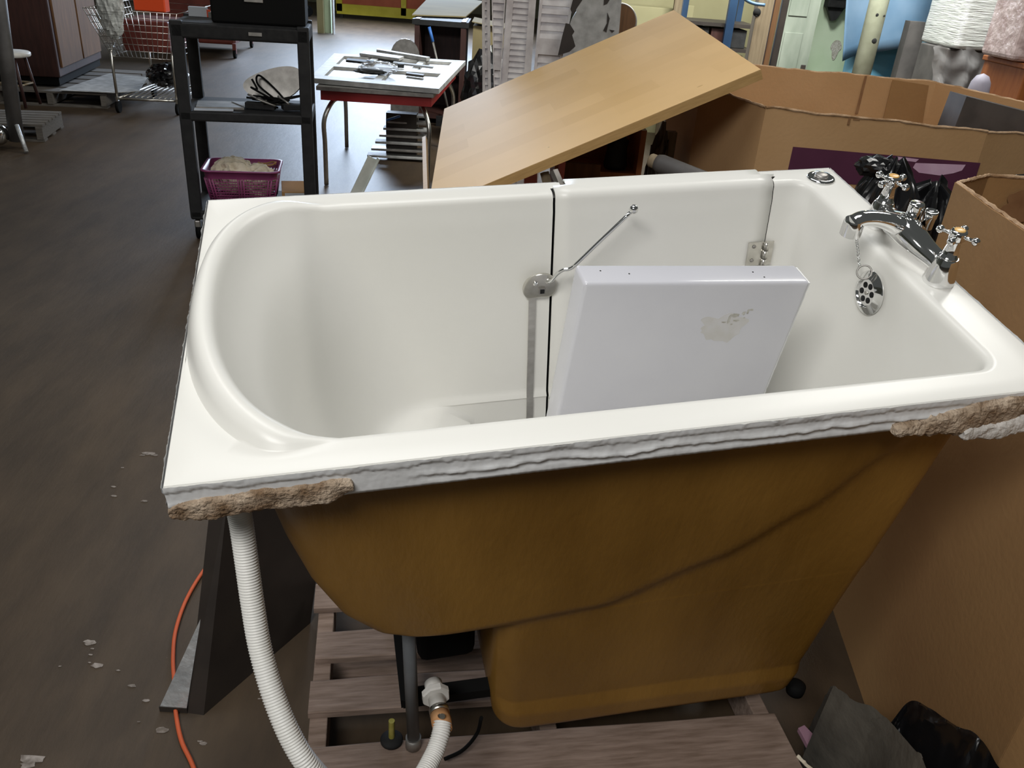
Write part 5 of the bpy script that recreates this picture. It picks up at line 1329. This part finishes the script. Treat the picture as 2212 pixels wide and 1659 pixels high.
# stool
st = PZ(78, 232, .14); SR = .17
q = PY(12, 114, 7.7)
ST = thing('round_stool', 'round stool with a white seat at the left edge', 'stool', (q.x, 7.75, .141))
hs_ = q.z - .141
MB().lathe([(.001, -.03), (SR * .96, -.03), (SR, -.02), (SR, 0), (SR * .95, .008), (.001, .010)], (0, 0, hs_), n=36).build('seat', 'pvc', ST)
for k in range(4):
    a = PI / 4 + k * PI / 2; MB().tube([(SR * .7 * math.cos(a), SR * .7 * math.sin(a), hs_ - .03), (SR * 1.05 * math.cos(a), SR * 1.05 * math.sin(a), 0)], .014, 10).build('leg', 'darkwood', ST)
for k in range(4):
    a = PI / 4 + k * PI / 2; b = a + PI / 2; r_ = SR * .9
    MB().cyl((r_ * math.cos(a), r_ * math.sin(a), hs_ * .42), (r_ * math.cos(b), r_ * math.sin(b), hs_ * .42), .009, n=8).build('rung', 'timber', ST)
# grey post frame at left edge
GPs = thing('grey_metal_stand', 'grey metal stand with splayed shiny feet at the left edge', 'stand', PY(32, 310, 6.75) * 1)
GPs.location.z = 0; gx = Matrix.Translation(-GPs.location)
a, b = PY(2, 40, 6.75), PY(36, 300, 6.75); b.z = .06
MB().tube([a + (a - b) * .2, b], .055, 14).build('post', 'greybin', GPs, xf=gx)
a, b = PY(36, 270, 6.7), PY(54, 312, 6.6); b.z = .012
MB().tube([a, b], .016, 10).build('foot', 'foil', GPs, xf=gx)
q = PY(-6, 290, 6.7); MB().sphere((q.x, q.y, max(q.z, .09)), .085).build('chrome_ball', 'chrome', GPs, xf=gx)
# shopping cart
SCt = thing('shopping_cart', 'chrome wire shopping cart with an orange load left of the utility cart', 'shopping cart')
f0_ = PZ(258, 243, 0); f1_ = PZ(432, 200, 0)
SCt.location = (f0_.x, f0_.y, 0); an = math.radians(4); SCt.rotation_euler = (0, 0, an)
lw, ll = .55, .95
def wheel(x, y, par):
    c = MB().box((x, y, .115), (.02, .035, .07)).build('caster', 'steel', par); MB().cyl((x - .014, y, .055), (x + .014, y, .055), .055, n=20).build('wheel', 'black', c)
for x, y in ((0, 0), (lw, 0.05), (.05, ll), (lw, ll)): wheel(x, y, SCt)
mb = MB()
mb.tube([(0, 0, .13), (lw, 0.05, .13), (lw, ll, .13), (.05, ll, .13), (0, 0, .13)], .012, 8)
for k in range(9): t = (k + 1) / 10; mb.tube([(lerp(0, lw, t), .02, .15), (lerp(.05, lw, t), ll, .15)], .004, 6)
mb.build('lower_rack', 'steel', SCt)
mb = MB(); mb.tube([(0, 0, .13), (0, 0, .55), (.0, .12, .62)], .014, 8); mb.tube([(lw, .05, .13), (lw, .05, .55), (lw, .12, .62)], .014, 8); mb.tube([(.05, ll, .13), (.05, ll, .5)], .012, 8); mb.tube([(lw, ll, .13), (lw, ll, .5)], .012, 8)
mb.build('frame', 'steel', SCt)
mb = MB(); B0 = [(-.0, .0), (lw, 0), (lw, ll), (0, ll)]
for k in range(8):
    z = .52 + .06 * k; e = .02 * k; mb.tube([(-e, -e, z), (lw + e, -e, z), (lw + e, ll + e, z), (-e, ll + e, z), (-e, -e, z)], .003, 6)
for k in range(15):
    t = k / 14
    for (p, q) in (((lerp(0, lw, t), 0), (lerp(-.14, lw + .14, t), -.14)), ((0, lerp(0, ll, t)), (-.14, lerp(-.14, ll + .14, t)))): mb.tube([(p[0], p[1], .52), (q[0], q[1], .94)], .003, 6)
mb.build('wire_basket', 'steel', SCt)
def scw(x, y, z): return SCt.matrix_basis @ Vector((x, y, z))
q = scw(.30, .42, .70)
tag(MB().box(q, (.44, .60, .28), an, bevel=.01).build('brown_carton', 'darkred'), 'dark red carton loaded in the shopping cart', 'carton')
a, b = PY(282, 10, 8.0), PY(352, 26, 8.0)
tag(MB().box(((a.x + b.x) / 2, 8.12, b.z + .15), (b.x - a.x, .12, .32), bevel=.01).build('orange_bin', 'signal'), 'bright orange plastic bin on top of the shopping cart load', 'bin')
q = PY(232, 8, 7.95); tag(crumple('clear_bag', 'wrap', (q.x, 8.0, q.z - .02), 1, (.10, .08, .24), 17, .3, 2, 4, ridge=True, f2=4), 'shiny clear bag hanging on the left of the shopping cart', 'bag')
q = scw(.34, .55, .30); tag(crumple('black_heap', 'bag', q, 1, (.17, .25, .11), 27, .25, 2, 4, ridge=True), 'black bag lying on the lower rack of the shopping cart', 'bag')
# red bin on casters
RB = thing('red_rolling_bin', 'dark red rolling bin on casters seen through the utility cart', 'bin')
r0, r1 = PZ(513, 126, 0), PZ(548, 103, 0)
RB.location = (r0.x, r0.y, 0); dr2 = (r1 - r0).normalized(); RB.rotation_euler = (0, 0, math.atan2(dr2.y, dr2.x) - PI / 2)
dl = (r1 - r0).length
MB().box((-.60, dl / 2, .50), (1.15, dl * .9, .66), bevel=.03).build('bin_body', 'darkred', RB)
for x, y in ((-.03, 0), (-.03, dl), (-1.15, 0), (-1.15, dl)):
    c = MB().box((x, y, .13), (.05, .06, .14)).build('caster', 'darkred', RB); MB().cyl((x - .02, y, .06), (x + .02, y, .06), .06, n=18).build('wheel', 'black', c)
# distant yellow framed gate, posts
YF = 21.3
a, b = PY(728, 30, YF), PY(925, 48, YF)
YG = thing('yellow_framed_gate', 'brick red panel gate with a yellow frame in the distance', 'gate', (a.x, YF, 0))
gw = b.x - a.x; gz = a.z + .02
MB().box((gw / 2, .05, gz + 1.2), (gw, .05, 2.3)).build('red_panel', 'redboard', YG)
MB().box((gw / 2, 0, gz + .10), (gw, .08, .22)).build('frame_rail', 'yellow', YG); MB().box((.06, 0, gz + 1.2), (.14, .08, 2.3)).build('frame_post', 'yellow', YG); MB().box((gw * .73, 0, gz + 1.2), (.12, .08, 2.3)).build('frame_post', 'yellow', YG)
for x in (.1, gw - .1): MB().box((x, .05, gz / 2), (.08, .08, max(.02, gz))).build('foot', 'darkpanel', YG)
for l, r, y, m_, lb in ((686, 700, 17.5, 'wallcream', 'cream post left of the distant pale green one'), (702, 716, 17.6, 'palegreen', 'pale green post in the distance'), (718, 721, 17.4, 'white', 'thin white post in the distance beside the yellow gate')):
    A, B = PY(l, 20, y), PY(r, 20, y); tag(MB().box(((A.x + B.x) / 2, y, 1.6), (B.x - A.x, .15, 3.2)).build('distant_post', m_), lb, 'post', 'posts in the distance')
a = PZ(667, 36, 0)
HT = thing('hand_truck', 'small white handled truck with a black wheel behind the utility cart', 'hand truck', (a.x - .2, a.y, 0))
MB().tube([(-.9, 0, .10), (.2, 0, .55)], .03, 8).build('handle', 'white', HT); MB().cyl((.18, -.03, .12), (.18, .03, .12), .12, n=18).build('wheel', 'black', HT); MB().box((-.1, 0, .2), (.6, .3, .05)).build('platform', 'dullsteel', HT)
